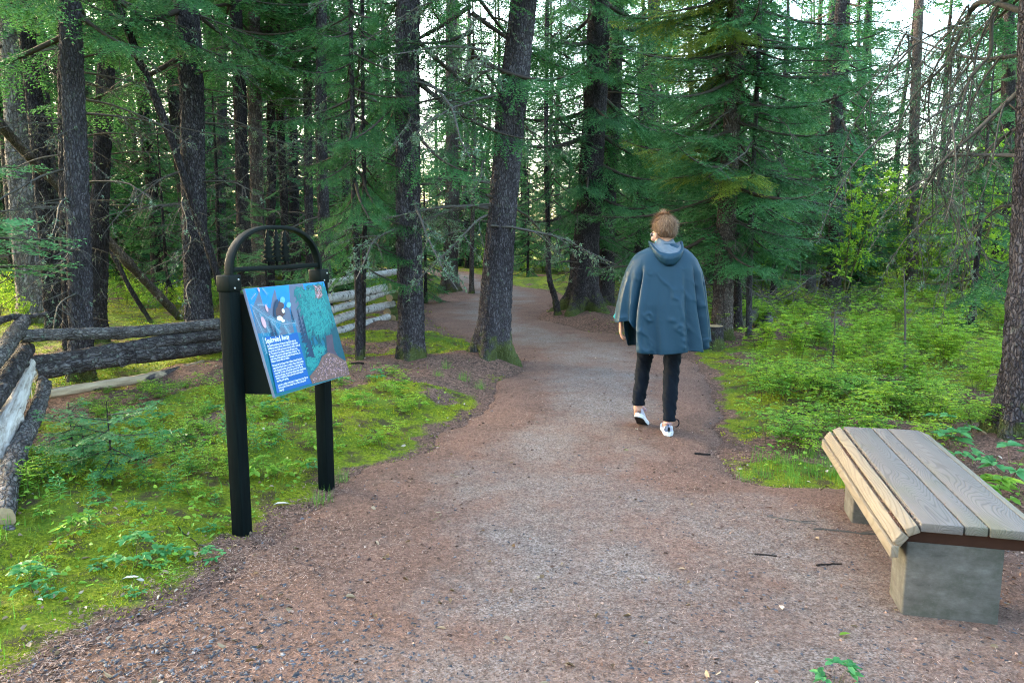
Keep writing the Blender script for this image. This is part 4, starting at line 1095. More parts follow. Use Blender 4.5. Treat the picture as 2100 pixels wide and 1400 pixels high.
# lettering
M['ink_text'] = ink('white_lettering', (.80, .83, .86), .02)
def text(s, p0, p1, size, name='lettering', off=0.0, sx=None):
    q = HM([p0, p1]); cu = bpy.data.curves.new(name, 'FONT'); cu.body = s; cu.size = size; cu.offset = off
    cu.materials.append(M['ink_text']); cu.resolution_u = 2
    o = link(name, cu, panel, (q[0][0], q[0][1], .0060)); bpy.context.view_layer.update()
    w_ = o.dimensions.x or 1; d = q[1]-q[0]
    me = bpy.data.meshes.new_from_object(o.evaluated_get(bpy.context.evaluated_depsgraph_get()))
    bpy.data.objects.remove(o)
    return link(name, me, panel, (q[0][0], q[0][1], .0060), None, (np.linalg.norm(d)/w_, 1, 1))
text('Squirreled Away', (268, 735), (545, 688), .040, 'title_lettering', .0006)
LN = ['Red squirrels spend most of summer preparing for winter by', 'building large stashes of food, called middens.  A single midden', 'may contain over 12,000 spruce cones and reach almost 1 metre tall',
      'all.  The surface of the midden is covered with brown cone', 'wrapped cones, leaves by earlier generations of squirrels.  The', 'green cones, which contain the tree seeds that squirrels eat, are', 'hidden in tunnels within the midden.', '',
      "Red squirrels don't sleep in their middens; instead, they build", 'nests in the limbs of trees or in cavities. Nests, which are large', 'wads of layered branches, grass and moss, can be larger than a', 'soccer ball. The nests are lined with moss and hair. During',
      'extreme cold snaps, red squirrels will leave their nests and live', 'tunnel in a midden for short, quick visits in their constant', 'storing and eating.', '', 'Look for a midden at the base of a large spruce tree. Can you', 'find a mound of brown scales? Can you hear a red squirrel', 'nearby?']
LY = [(285, 775, 615, 700), (293, 805, 635, 728), (300, 837, 660, 752), (308, 868, 630, 790), (316, 897, 655, 815), (325, 926, 665, 842), (333, 955, 540, 905), None,
      (345, 1000, 685, 912), (353, 1032, 700, 938), (361, 1062, 698, 968), (370, 1092, 692, 998), (378, 1122, 726, 1020), (387, 1150, 700, 1062), (396, 1180, 530, 1145), None, (410, 1228, 755, 1125), (418, 1258, 730, 1160), (426, 1288, 480, 1275)]
for s_t, ly in zip(LN, LY):
    if ly: text(s_t, ly[:2], ly[2:], .0155, 'text_line', .00025)

# ------------------------------------------------------------------ bench
BO = np.array([1.54, 2.7236]); BAX = np.array([.238, .971])
bench = thing('park_bench', 'backless plank bench with tan front slats on two concrete blocks', 'bench', (BO[0], BO[1], gz1(BO[0]+.3, BO[1]+.3)), (0, 0, math.atan2(BAX[1], BAX[0])))
# bench-local: x along the bench, -y across (away from the trail)
def woodmat(name, lo, hi, line, k=16.0, rough=.75, green=0.0):
    t = NT(name); oi = t.rnd()
    tc = t.new('ShaderNodeTexCoord'); cmb = t.new('ShaderNodeCombineXYZ'); t.l.new(t.math('MULTIPLY', oi, 37.0), cmb.inputs[0]); t.l.new(t.math('MULTIPLY', oi, 11.0), cmb.inputs[1])
    ad = t.new('ShaderNodeVectorMath'); ad.operation = 'ADD'; t.l.new(tc.outputs['Object'], ad.inputs[0]); t.l.new(cmb.outputs[0], ad.inputs[1])
    def mp(sc):
        m_ = t.new('ShaderNodeMapping'); m_.inputs['Scale'].default_value = sc; t.l.new(ad.outputs[0], m_.inputs['Vector']); return m_.outputs[0]
    sxyz = t.new('ShaderNodeSeparateXYZ'); t.l.new(ad.outputs[0], sxyz.inputs[0])
    n = t.math('ADD', t.noise(mp((.55, 3.4, 3.4)), 1.0, 2, .45), t.math('MULTIPLY', sxyz.outputs[1], .9))
    sn = t.math('SINE', t.math('MULTIPLY', n, k*6.28))
    ln = t.ramp(t.math('ADD', t.math('MULTIPLY', sn, .5), .5), [(.0, 1.0), (.14, .6), (.40, 0.0)])
    fib = t.noise(mp((5, 160, 160)), 1.0, 4, .6); blot = t.noise(mp((3, 7, 7)), 1.0, 4, .6)
    c = t.mix(t.math('ADD', t.math('MULTIPLY', fib, .5), t.math('MULTIPLY', blot, .5)), lo, hi)
    c = t.mix(t.math('MULTIPLY', ln, .36), c, line)
    if green: c = t.mix(t.ramp(t.noise(mp((1.5, 3, 3)), 1.0, 4), [(.52, 0.0), (.7, green)]), c, (.105, .115, .06))
    t.col(c); t.rough(rough, .2)
    t.bump(t.math('SUBTRACT', fib, t.math('MULTIPLY', ln, .8)), .5, .003)
    return t.m
M['plank'] = woodmat('weathered_grey_plank', (.10, .088, .078), (.215, .195, .18), (.055, .045, .040), 95, green=.5)
M['slat'] = woodmat('tan_new_slat', (.165, .135, .098), (.265, .225, .17), (.12, .092, .062), 40)
M['beam'] = simple('red_brown_beam', (.045, .020, .013), .8, .2, .4, 20)
def plank(pa, za, pb, zb, th_, mat, name, xa=-.055, xb=1.45, label=None):
    d = unit(np.array([pb-pa, zb-za])); nrm_ = np.array([-d[1], d[0]])
    w_ = math.hypot(pb-pa, zb-za); mb = MB(); box(mb, (xa, -w_, -th_), (xb, 0, 0))
    o = mb.build(name, M[mat], bench); bevel(o, .0035, 2)
    o.location = (0, -pa, za); o.rotation_euler = (math.atan2(-(zb-za), (pb-pa)), 0, 0)
    if label: o['label'] = label
    return o
plank(-.070, .258, -.068, .306, .030, 'slat', 'slat', -.062, 1.50)
plank(-.063, .320, -.034, .362, .034, 'slat', 'slat', -.06, 1.48)
plank(-.024, .375, .018, .396, .034, 'slat', 'slat', -.058, 1.46)
plank(.034, .402, .180, .402, .036, 'plank', 'plank', -.05, 1.445)
plank(.187, .402, .264, .402, .036, 'plank', 'plank', -.046, 1.45)
plank(.271, .402, .428, .401, .036, 'plank', 'plank', -.05, 1.455)
plank(.435, .399, .485, .378, .036, 'slat', 'slat', -.05, 1.45)
tb = NT('cast_concrete'); v = tb.coord()
st = tb.noise(tb.coord((8, 9, 20)), 1.0, 5, .7); cn = tb.noise(v, 5, 5, .65)
c = tb.ramp(tb.math('ADD', tb.math('MULTIPLY', st, .5), tb.math('MULTIPLY', cn, .5)), [(.32, (.055, .050, .044)), (.5, (.12, .112, .100)), (.68, (.22, .21, .195))])
c = tb.mix(tb.ramp(tb.noise(v, 5, 5, .7), [(.44, 0.0), (.62, .7)]), c, (.042, .045, .032))
pit = tb.ramp(tb.voro(v, 75), [(.05, 0.0), (.11, 1.0)])
tb.col(tb.mix(pit, (.12, .115, .105), c)); tb.rough(.9, .15); tb.bump(tb.math('ADD', tb.math('MULTIPLY', pit, .5), st), .5, .004)
for xa, xb in ((0.0, .19), (.95, 1.16)):
    mb = MB(); box(mb, (xa, -.345, -.15), (xb, -.004, .305)); o = bevel(mb.build('concrete_block', tb.m, bench), .008)
    mb = MB(); box(mb, (xa+.003, -.50, .302), (xb-.03, .03, .364)); bevel(mb.build('support_beam', M['beam'], bench), .004)
# ring of brown needles lying in the gaps between the planks
mb = MB(); rb_ = np.random.default_rng(9)
for gp_, gz_ in ((.029, .392), (-.025, .364), (.184, .396), (.268, .396), (.431, .392)):
    n = 420; X = rb_.uniform(-.03, 1.42, n); Yg = -gp_+rb_.normal(0, .004, n); D = unit(np.c_[rb_.normal(0, 1, n), rb_.normal(0, .35, n), rb_.normal(0, .2, n)]); Pn = np.c_[X, Yg, gz_+rb_.uniform(-.012, .006, n)]
    S = unit(np.cross(D, [0, 0, 1.0]))*.0014
    mb.add(np.stack([Pn-S, Pn+S, Pn+D*.014], 1).reshape(-1, 3), np.arange(3*n).reshape(-1, 3), 0, rb_.uniform(0, 1, 3*n))
tn_ = NT('dry_needle'); tn_.col(tn_.ramp(tn_.attr('tone'), [(0, (.05, .03, .024)), (.4, (.17, .10, .075)), (.75, (.38, .25, .19)), (1, (.58, .44, .36))])); tn_.rough(.85, .15)
M['dry'] = tn_.m
mb.build('fallen_needles', M['dry'], bench, kind='stuff')
# ------------------------------------------------------------------ the walker
PY = 5.45
person = thing('person', 'person in a blue hooded rain poncho and dark trousers walking away along the trail', 'person', (1.135, PY, gz1(1.135, PY)))
def skin_material():
    t = NT('skin'); v = t.coord(); n = t.noise(v, 40, 4)
    t.col(t.mix(n, (.46, .24, .17), (.62, .36, .27))); t.rough(.5, .35); return t.m
M['skin'] = skin_material()
def sphere(mb, c, r, R=None, mat=0, nu=16, nv=10, tone=None):
    th = np.linspace(0, 2*np.pi, nu, endpoint=False); ph = np.linspace(0, np.pi, nv+1)[1:-1]
    V = np.array([[math.sin(p_)*math.cos(t_), math.sin(p_)*math.sin(t_), math.cos(p_)] for p_ in ph for t_ in th]+[[0, 0, 1], [0, 0, -1]])
    V = V*np.asarray(r if not np.isscalar(r) else (r, r, r))
    if R is not None: V = V@np.asarray(R).T
    V = V+np.asarray(c); m = len(ph)
    F = [[i*nu+j, (i+1)*nu+j, (i+1)*nu+(j+1) % nu, i*nu+(j+1) % nu] for i in range(m-1) for j in range(nu)]
    mb.add(V, F, mat, tone)
    T3 = [[m*nu, j, (j+1) % nu] for j in range(nu)]+[[m*nu+1, (m-1)*nu+(j+1) % nu, (m-1)*nu+j] for j in range(nu)]
    k = mb.n-len(V); mb.F.append(np.array(T3)+k); mb.M.append(np.full(len(T3), mat))
def limb_chain(mb, pts, rad):
    P = np.array(pts, float); R = np.array(rad, float)
    for i in range(len(P)-1):
        m = max(2, int(np.linalg.norm(P[i+1]-P[i])/(.35*min(R[i], R[i+1]))))
        for t in np.linspace(0, 1, m, endpoint=(i == len(P)-2)):
            sphere(mb, P[i]*(1-t)+P[i+1]*t, R[i]*(1-t)+R[i+1]*t, None, 0, 10, 7)
HEADC = np.array([-.012, .02, 1.508]); HR = rotz(math.radians(22))@rotx(math.radians(-6))
def hp(p): return HEADC+HR@np.array(p, float)
bm_ = MB()
# torso, pelvis and neck
for z, rx, ry in ((.90, .165, .115), (.98, .165, .115), (1.06, .150, .105), (1.14, .150, .105), (1.22, .155, .105), (1.28, .15, .10), (1.34, .12, .09), (1.37, .085, .075)):
    sphere(bm_, (0, 0, z), (rx, ry, .075), None, 0, 20, 10)
limb_chain(bm_, [(0, -.01, 1.34), (0, .0, 1.42), tuple(hp((0, -.02, -.05)))], [.058, .053, .052])
# legs
LEGR = [(.085, .0, .88), (.078, .03, .49), (.052, -.055, .10)]
LEGL = [(-.085, .0, .88), (-.105, .20, .50), (-.148, .155, .155)]
limb_chain(bm_, LEGR, [.082, .055, .036]); limb_chain(bm_, LEGL, [.082, .055, .036])
limb_chain(bm_, [LEGR[2], (.052, .05, .05)], [.036, .032]); limb_chain(bm_, [LEGL[2], (-.13, .245, .075)], [.036, .032])
# arms
limb_chain(bm_, [(-.145, 0, 1.29), (-.25, -.03, 1.10), (-.318, .03, .875)], [.05, .040, .026])
limb_chain(bm_, [(.145, 0, 1.29), (.225, -.05, 1.10), (.245, .10, .90)], [.05, .040, .026])
def hand(mb, w, d, side, s):
    """palm hanging along d from wrist w; thumb side faces forward"""
    d = unit(d); f = unit(np.array([0, 1.0, 0])-d*d[1]); n_ = np.cross(d, f)*s       # f: across the palm (thumb side), n_: palm normal
    B = np.stack([f, n_, d], 1)
    for t in np.linspace(.0, .085, 6): sphere(mb, w+d*(.012+t), (.026+.012*min(1, t/.05), .013, .02), B, 0, 14, 8)
    for k, (off, L, cu) in enumerate(((.028, .070, .25), (.010, .078, .32), (-.009, .073, .40), (-.027, .058, .5))):
        p = w+d*.095+f*off; dd = d.copy(); pts = [p]; rr_ = [.0092]
        for q, fr in enumerate((.45, .32, .23)):
            a_ = cu*(q+.6)*.75; dd2 = unit(d*math.cos(a_)+n_*(-math.sin(a_))+f*off*2.0); p = p+dd2*L*fr; pts.append(p); rr_.append(.0085-.0009*q)
        limb_chain(mb, pts, rr_)
    p = w+d*.03+f*.028; limb_chain(mb, [p, p+unit(d*.8+f*.6-n_*.3)*.034, p+unit(d*.95+f*.35-n_*.4)*.062], [.0125, .0105, .0085])
hand(bm_, np.array([-.318, .03, .875]), np.array([.04, .10, -1.0]), -1, -1)
hand(bm_, np.array([.245, .10, .90]), np.array([.02, .2, -1.0]), 1, 1)
# head
sphere(bm_, hp((0, -.012, .025)), (.074, .093, .093), HR, 0, 24, 16)
sphere(bm_, hp((0, .030, -.042)), (.052, .062, .064), HR, 0, 20, 12)
sphere(bm_, hp((0, .052, -.080)), (.036, .036, .030), HR, 0, 16, 10)
sphere(bm_, hp((0, .094, -.018)), (.012, .018, .030), HR, 0, 12, 8); sphere(bm_, hp((0, .102, -.036)), (.015, .014, .011), HR, 0, 12, 8)
sphere(bm_, hp((0, .086, -.066)), (.022, .010, .006), HR, 0, 12, 6); sphere(bm_, hp((0, .084, -.076)), (.020, .010, .007), HR, 0, 12, 6)
sphere(bm_, hp((0, .072, .018)), (.055, .018, .012), HR, 0, 14, 6)
for s in (-1, 1):
    sphere(bm_, hp((s*.073, -.006, -.012)), (.010, .022, .032), HR@rotz(s*.35), 0, 14, 10); sphere(bm_, hp((s*.045, .062, -.030)), (.026, .024, .022), HR, 0, 12, 8)
body = bm_.build('body', M['skin'], person, True)
m_ = body.modifiers.new('union', 'REMESH'); m_.mode = 'VOXEL'; m_.voxel_size = .0052; m_.use_smooth_shade = True
m_ = body.modifiers.new('smooth', 'SMOOTH'); m_.iterations = 4; m_.factor = .5
M['eye'] = simple('eye_white', (.75, .73, .70), .25, .5, .05); M['iris'] = simple('iris', (.05, .07, .09), .2, .5, .1)
for s in (-1, 1):
    mb = MB(); sphere(mb, hp((s*.031, .079, .001)), .0125, HR, 0); sphere(mb, hp((s*.031, .0865, .001)), .0065, HR, 1); mb.build('eye', [M['eye'], M['iris']], person, True)
# hair: short cut, longer on top
thr = NT('brown_blond_hair'); v = thr.coord((90, 90, 12))
c = thr.ramp(thr.attr('tone'), [(0, (.05, .024, .013)), (.4, (.17, .085, .042)), (1, (.52, .31, .17))]); c = thr.mix(thr.math('MULTIPLY', thr.noise(v, 1.0, 3), .45), c, (.10, .058, .032))
thr.col(c); thr.rough(.5, .35); M['hair'] = thr.m
mb = MB(); rh = np.random.default_rng(15)
def hair_limit(az):                 # lowest polar angle of the hairline: az 0 = face side
    a_ = np.abs(az); return np.interp(a_, [0, .7, 1.15, 1.5, 2.0, 3.15], [.95, 1.05, 1.5, 1.75, 2.25, 2.34])
nu, nv = 48, 22; G = []
for i in range(nv):
    row = []
    for j in range(nu):
        az = -np.pi+2*np.pi*j/nu; pol = hair_limit(az)*i/(nv-1)
        rad = 1.10+.06*math.sin(pol)*(pol < 1.4)+.05*math.cos(pol)*(pol < 1.2)-.055*max(0, pol-1.6)
        row.append(hp(np.array([0, -.012, .028])+np.array([.076*math.sin(pol)*math.sin(az), .095*math.sin(pol)*math.cos(az), .094*math.cos(pol)])*rad))
    G.append(row)
G = np.array(G); Gd = G+ (unit(G-hp((0, -.012, .028)))*(fbm(((G-HEADC)@HR).reshape(-1, 3)*np.array([70, 70, 18]), 3, 3)*.008).reshape(nv, nu, 1))
tone_h = np.repeat(np.linspace(.85, .12, nv), nu)
loft(mb, Gd, 0, True, tone=tone_h)
for k in range(2600):
    i = rh.integers(0, nv-3); j = rh.integers(0, nu); p = Gd[i, j]; c0 = hp((0, -.012, .028)); nrm_ = unit(p-c0)
    dn = unit(Gd[i+2, j]-p+rh.normal(0, .006, 3)); L = rh.uniform(.02, .055)*(1.3 if i < 12 else .8); s = unit(np.cross(nrm_, dn))*rh.uniform(.0008, .002)
    a_ = p+nrm_*.001; b_ = p+dn*L*.5+nrm_*rh.uniform(.003, .012); c_ = p+dn*L+nrm_*rh.uniform(.000, .018)+rh.normal(0, .004, 3)
    t0 = np.clip(.9-.8*i/nv+rh.normal(0, .2), 0, 1)
    mb.add([a_-s, a_+s, b_+s*.8, b_-s*.8, c_], [[0, 1, 2, 3]], 0, t0); k0 = mb.n-5; mb.F.append(np.array([[3, 2, 4]])+k0); mb.M.append(np.zeros(1, int))
mb.build('hair', M['hair'], person, True)
# glasses
mb = MB(); wire = .0016
for s in (-1, 1):
    tt = np.linspace(0, 2*np.pi, 20); tube(mb, [hp((s*.033+.024*math.cos(q), .098-abs(s*.033+.024*math.cos(q))*.1, .000+.018*math.sin(q))) for q in tt], wire, 5, 0, False)
    tube(mb, [hp((s*.057, .090, .004)), hp((s*.074, .04, .004)), hp((s*.080, -.01, .004)), hp((s*.078, -.03, -.012))], wire*1.2, 5, 0)
tube(mb, [hp((-.010, .1, .004)), hp((0, .104, .006)), hp((.010, .1, .004))], wire, 5, 0)
gl = mb.build('glasses', simple('steel_frame', (.35, .36, .38), .3, .5, .1, 30, 0, .8), person, True)
tg = NT('lens_glass'); tg.col((.9, .95, .97)); tg.rough(.05, .5); tg.b.inputs['Transmission Weight'].default_value = .9; tg.b.inputs['IOR'].default_value = 1.3
for s in (-1, 1):
    mb = MB(); tt = np.linspace(0, 2*np.pi, 20, endpoint=False); mb.add([hp((s*.033+.0235*math.cos(q), .0985-abs(s*.033+.0235*math.cos(q))*.1, .0175*math.sin(q))) for q in tt], [list(range(20))]); mb.build('lens', tg.m, gl)
# trousers
M['trouser'] = simple('navy_black_fabric', (.005, .008, .014), .8, .1, .35, 60, .2)
mb = MB(); nz = 70
for LEG, hem, ws in ((LEGR, .112, (.082, .058, .046)), (LEGL, .185, (.078, .056, .044))):
    K = np.array(LEG, float); zt = np.linspace(K[0, 2]+.06, hem, nz); P = np.stack([np.interp(-zt, -K[:, 2], K[:, i]) for i in range(2)], 1)
    for _ in range(12): P[1:-1] = (P[:-2]+P[1:-1]*2+P[2:])/4
    R = np.interp(-zt, [-.94, -.50, -.14], ws); th = np.linspace(0, 2*np.pi, 36, endpoint=False)
    ring = np.stack([np.stack([P[:, 0:1]+R[:, None]*np.cos(th), P[:, 1:2]+R[:, None]*1.08*np.sin(th), np.broadcast_to(zt[:, None], (nz, 36))], -1)], 0)[0]
    q = ring.reshape(-1, 3); wr = (1-np.abs(fbm(q*np.array([6, 6, 22])+[0, 0, 3]+q[:, [0]]*[0, 0, 40], 3, 9)))**3
    d_ = (wr-.6)*.012+fbm(q*9, 2, 4)*.008; nr = np.c_[np.cos(np.tile(th, nz)), np.sin(np.tile(th, nz)), np.zeros(len(q))]
    loft(mb, (q+nr*d_[:, None]).reshape(nz, 36, 3), 0)
sphere(mb, (0, 0, .92), (.18, .13, .13), None, 0, 24, 12)
tr_ = mb.build('trousers', M['trouser'], person, True); s_m = tr_.modifiers.new('thick', 'SOLIDIFY'); s_m.thickness = .003
mb = MB(); tt = np.linspace(-.3, 3.6, 14); tube(mb, [(.105+.018*math.sin(q), -.075-.01*q*.2, .125-.028*(1-math.cos(q))) for q in tt], .0045, 5, 0); mb.build('drawcord', M['trouser'], tr_)
# shoes
M['shoe_l'] = simple('lilac_grey_mesh_fabric', (.42, .40, .47), .8, .2, .2, 300, .4); M['shoe_n'] = simple('navy_mesh_fabric', (.055, .085, .16), .8, .2, .3, 300, .4)
M['sole'] = simple('white_foam_sole', (.72, .72, .72), .6, .3, .06, 30); M['tread'] = simple('dark_rubber', (.03, .03, .035), .8, .2, .2)
def shoe(loc, pitch, yaw, roll=0.0):
    root = link('shoe', None, person, loc, (pitch, roll, yaw))
    yy = np.linspace(-.085, .172, 26); f = (yy+.085)/.257
    hw = np.interp(f, [0, .05, .2, .45, .7, .88, .97, 1], [.012, .027, .033, .034, .043, .038, .022, .006])
    ht = np.interp(f, [0, .05, .15, .30, .42, .60, .8, .95, 1], [.075, .088, .090, .076, .080, .066, .048, .036, .028])
    th = np.linspace(-.15, np.pi+.15, 18)
    rings = [np.c_[w_*np.sign(np.cos(th))*np.abs(np.cos(th))**.75*(1-.28*np.clip(np.sin(th), 0, 1)), np.full(18, y_), .024+(h_-.024)*np.clip(np.sin(th), 0, 1)**.85] for y_, w_, h_ in zip(yy, hw, ht)]
    mb = MB(); loft(mb, rings, 0, False); n_f = 17
    mi = np.zeros((25, 17), int); mi[:5, 8:] = 1; mi[:4, 3:8] = 0; mb.M[0] = mi.ravel()
    mb.build('upper', [M['shoe_l'], M['shoe_n']], root, True)
    to = np.linspace(0, 2*np.pi, 48, endpoint=False)
    yo = .0435+.136*np.cos(to); fo = (yo+.0925)/.272; wo = np.interp(fo, [0, .06, .2, .45, .7, .88, .97, 1], [.008, .032, .040, .040, .049, .043, .024, .004])*np.sign(np.sin(to))
    lift = .012*np.clip((yo-.10)/.08, 0, 1)**2
    mb = MB(); loft(mb, [np.c_[wo*k_, yo, z_+lift] for k_, z_ in ((.93, .005), (1.0, .012), (1.0, .026), (.95, .036))], 0, True, False, True); mb.build('sole', M['sole'], root, True)
    mb = MB(); loft(mb, [np.c_[wo*.94, yo, 0+lift], np.c_[wo*.95, yo, .006+lift]], 0, True, True, True); mb.build('tread', M['tread'], root)
    mb = MB(); ta = np.linspace(0, 2*np.pi, 20); tube(mb, [(.030*math.cos(q), -.022+.045*math.sin(q), .086+.012*abs(math.sin(q))) for q in ta], .008, 6, 0, False); mb.build('collar', simple('pink_collar', (.50, .33, .36), .8, .2), root, True)
shoe((.052, -.02, -.002), 0, math.radians(-6)); shoe((-.128, .165, .052), math.radians(-30), math.radians(-26), math.radians(6))
# poncho
tp = NT('blue_raincoat_fabric'); v = tp.coord()
n1 = tp.noise(v, 3.5, 4, .5); n2 = tp.noise(tp.coord((14, 14, 9)), 1.0, 5, .6, .8)
tp.col(tp.mix(n1, (.0055, .031, .056), (.010, .045, .077))); tp.rough(.5, .25); tp.bump(tp.noise(v, 60, 3, .6), .10, .004)
M['poncho'] = tp.m
M['lining'] = simple('pale_grey_lining', (.11, .14, .17), .6, .2, .3, 25, .4); M['teal'] = simple('teal_jersey', (.012, .22, .27), .7, .25, .2, 60)
def zpy(py): return float(at(1360, py, PY)[2]-person.location[2])
prof_ = [(500, 1343, 1378), (506, 1334, 1390), (512, 1319, 1403), (520, 1304, 1413), (533, 1293, 1424), (557, 1282, 1435), (594, 1272, 1443), (626, 1266, 1447), (660, 1262, 1452), (700, 1262, 1457), (730, 1262, 1460)]
zP = np.array([zpy(a_[0]) for a_ in prof_]); xl = np.array([(a_[1]-1361)/273 for a_ in prof_]); xr = np.array([(a_[2]-1361)/273 for a_ in prof_])
nth, ns = 260, 120
th = np.linspace(0, 2*np.pi, nth, endpoint=False); cth, sth = np.cos(th), np.sin(th)
zneck = zP[0]; hem_c = zpy(714)
hem = hem_c+(zpy(656)-hem_c)*sstep(.62, .80, -cth)+(zpy(694)-hem_c)*sstep(.70, .97, cth)+.012*np.sin(th*5+1)
S_ = np.linspace(0, 1, ns)[:, None]
Zp = zneck+(hem[None]-zneck)*S_
XL = np.interp(-Zp, -zP, xl); XR = np.interp(-Zp, -zP, xr)
cx = (XL+XR)/2; ax2 = (XR-XL)/2
depth = np.interp(-Zp, [-1.50, -1.44, -1.38, -1.25, -1.0, -.68], [.052, .088, .125, .165, .215, .250])
dn_ = sstep(.10, .9, S_)
ck, sk = np.sign(cth)*np.abs(cth)**.86, np.sign(sth)*np.abs(sth)**.86
rad = np.ones_like(Zp)
back = sstep(.1, -.5, sth)[None]
def crease(c0, w, amp): return -amp*np.exp(-((cth[None]-c0)/w)**2)*back*sstep(.16, .55, S_)
rad = rad+crease(-.64-.04*S_, .055, .42)+crease(.68+.06*S_, .055, .42)+crease(-.20, .06, .035)+crease(.33+.1*S_, .05, .04)+crease(-.45+.08*S_, .04, .03)+crease(.05-.1*S_, .05, .025)
rad = rad+dn_*(.075*np.sin(th*9+1.2+1.0*S_)+.040*np.sin(th*17+.4-1.5*S_))
X = cx+ax2*ck[None]*np.where(np.abs(cth)[None] > .93, 1.0, np.minimum(rad, 1.04)); Y = -.005+depth*sk[None]*rad
Q = np.stack([X, Y, Zp], -1).reshape(-1, 3)
qq = Q@np.array([[.8, 0, .6], [0, 1, 0], [-.6, 0, .8]]).T
wr = (1-np.abs(fbm(qq*np.array([10, 4, 6]), 3, 12))*2.4)
Q[:, 1] += -np.sign(-Q[:, 1])*(np.clip(wr, 0, 1)**5-.2)*.010*np.repeat(sstep(.15, .4, S_[:, 0]), nth)
mb = MB(); loft(mb, Q.reshape(ns, nth, 3), 0)
po_ = mb.build('poncho', M['poncho'], person, True); s_m = po_.modifiers.new('thick', 'SOLIDIFY'); s_m.thickness = .0035; s_m.offset = -1
# hood lying on the back
mb = MB(); ns2, nt2 = 60, 40
sv = np.linspace(-1, 1, ns2)
prof_t = np.array([(0.0, .050, 1.452), (.12, .080, 1.440), (.26, .115, 1.410), (.40, .150, 1.385), (.50, .185, 1.365), (.58, .205, 1.350), (.68, .212, 1.325), (.80, .200, 1.292), (.90, .170, 1.275), (1.0, .135, 1.290)])
rows = []
for t in np.linspace(0, 1, nt2):
    by = np.interp(t, prof_t[:, 0], prof_t[:, 1]); bz = np.interp(t, prof_t[:, 0], prof_t[:, 2])
    wdt = np.interp(t, [0, .15, .4, .58, .75, 1.0], [.044, .054, .082, .120, .116, .075])
    a_ = sv*np.pi/2
    drop = (1-np.cos(a_))
    row = np.c_[wdt*np.sin(a_)-.005, -(by*np.cos(a_)**.7)-.028*(1-np.cos(a_))+.03*drop, bz+(.035+.085*sstep(.3, .7, t))*drop]
    rows.append(row)
rows = np.array(rows); q = rows.reshape(-1, 3); q = q+np.c_[np.zeros(len(q)), fbm(q*16, 3, 7)*.016, fbm(q*14+5, 3, 8)*.012]; rows = q.reshape(nt2, ns2, 3)
k = int(nt2*.50); loft(mb, rows[:k+1], 1, False); loft(mb, rows[k:], 0, False)
hd = mb.build('hood', [M['poncho'], M['lining']], person, True); s_m = hd.modifiers.new('thick', 'SOLIDIFY'); s_m.thickness = .004
mb = MB(); ta = np.linspace(0, 2*np.pi, 30); tube(mb, [(.062*math.cos(q)-.004, .005+.058*math.sin(q), 1.440+.010*math.sin(q)) for q in ta], .014, 8, 0, False); mb.build('collar', M['teal'], person, True)
# teal sleeve cuff on the visible arm
mb = MB(); ta = np.linspace(0, 2*np.pi, 24, endpoint=False); A0, A1 = np.array([-.285, -.01, 1.02]), np.array([-.325, .035, .872])
dA = unit(A1-A0); e1 = unit(np.cross(dA, [0, 1, 0])); e2 = np.cross(dA, e1)
rg = [A0+(A1-A0)*t_+r_*(np.cos(ta)[:, None]*e1+np.sin(ta)[:, None]*e2) for t_, r_ in ((0, .05), (.4, .045), (.75, .043), (.97, .050), (1.0, .046), (.93, .036))]
loft(mb, rg, 0); mb.build('sleeve_cuff', M['teal'], person, True)
# ------------------------------------------------------------------ undergrowth
def leaves(mb, B, D, N, l, w, mat, tone, droop=.15, fold=.18):
    """oval leaves folded along the midrib; B base points, D directions, N upper normals"""
    n = len(B); l = np.broadcast_to(l, (n,))[:, None]; w = np.broadcast_to(w, (n,))[:, None]
    D = unit(D); S = unit(np.cross(D, N)); N = np.cross(S, D)
    tip = B+D*l-N*l*droop
    l1 = B+D*l*.28+S*w*.40+N*w*fold; l2 = B+D*l*.66+S*w*.42+N*w*fold*.7-N*l*droop*.4
    r1 = B+D*l*.28-S*w*.40+N*w*fold; r2 = B+D*l*.66-S*w*.42+N*w*fold*.7-N*l*droop*.4
    V = np.stack([B, l1, l2, tip, r2, r1], 1).reshape(-1, 3); k = np.arange(n)[:, None]*6
    F = np.vstack([k+np.array([0, 1, 2, 3]), k+np.array([0, 3, 4, 5])])
    mb.add(V, F, mat, np.repeat(np.broadcast_to(tone, (n,)), 6))
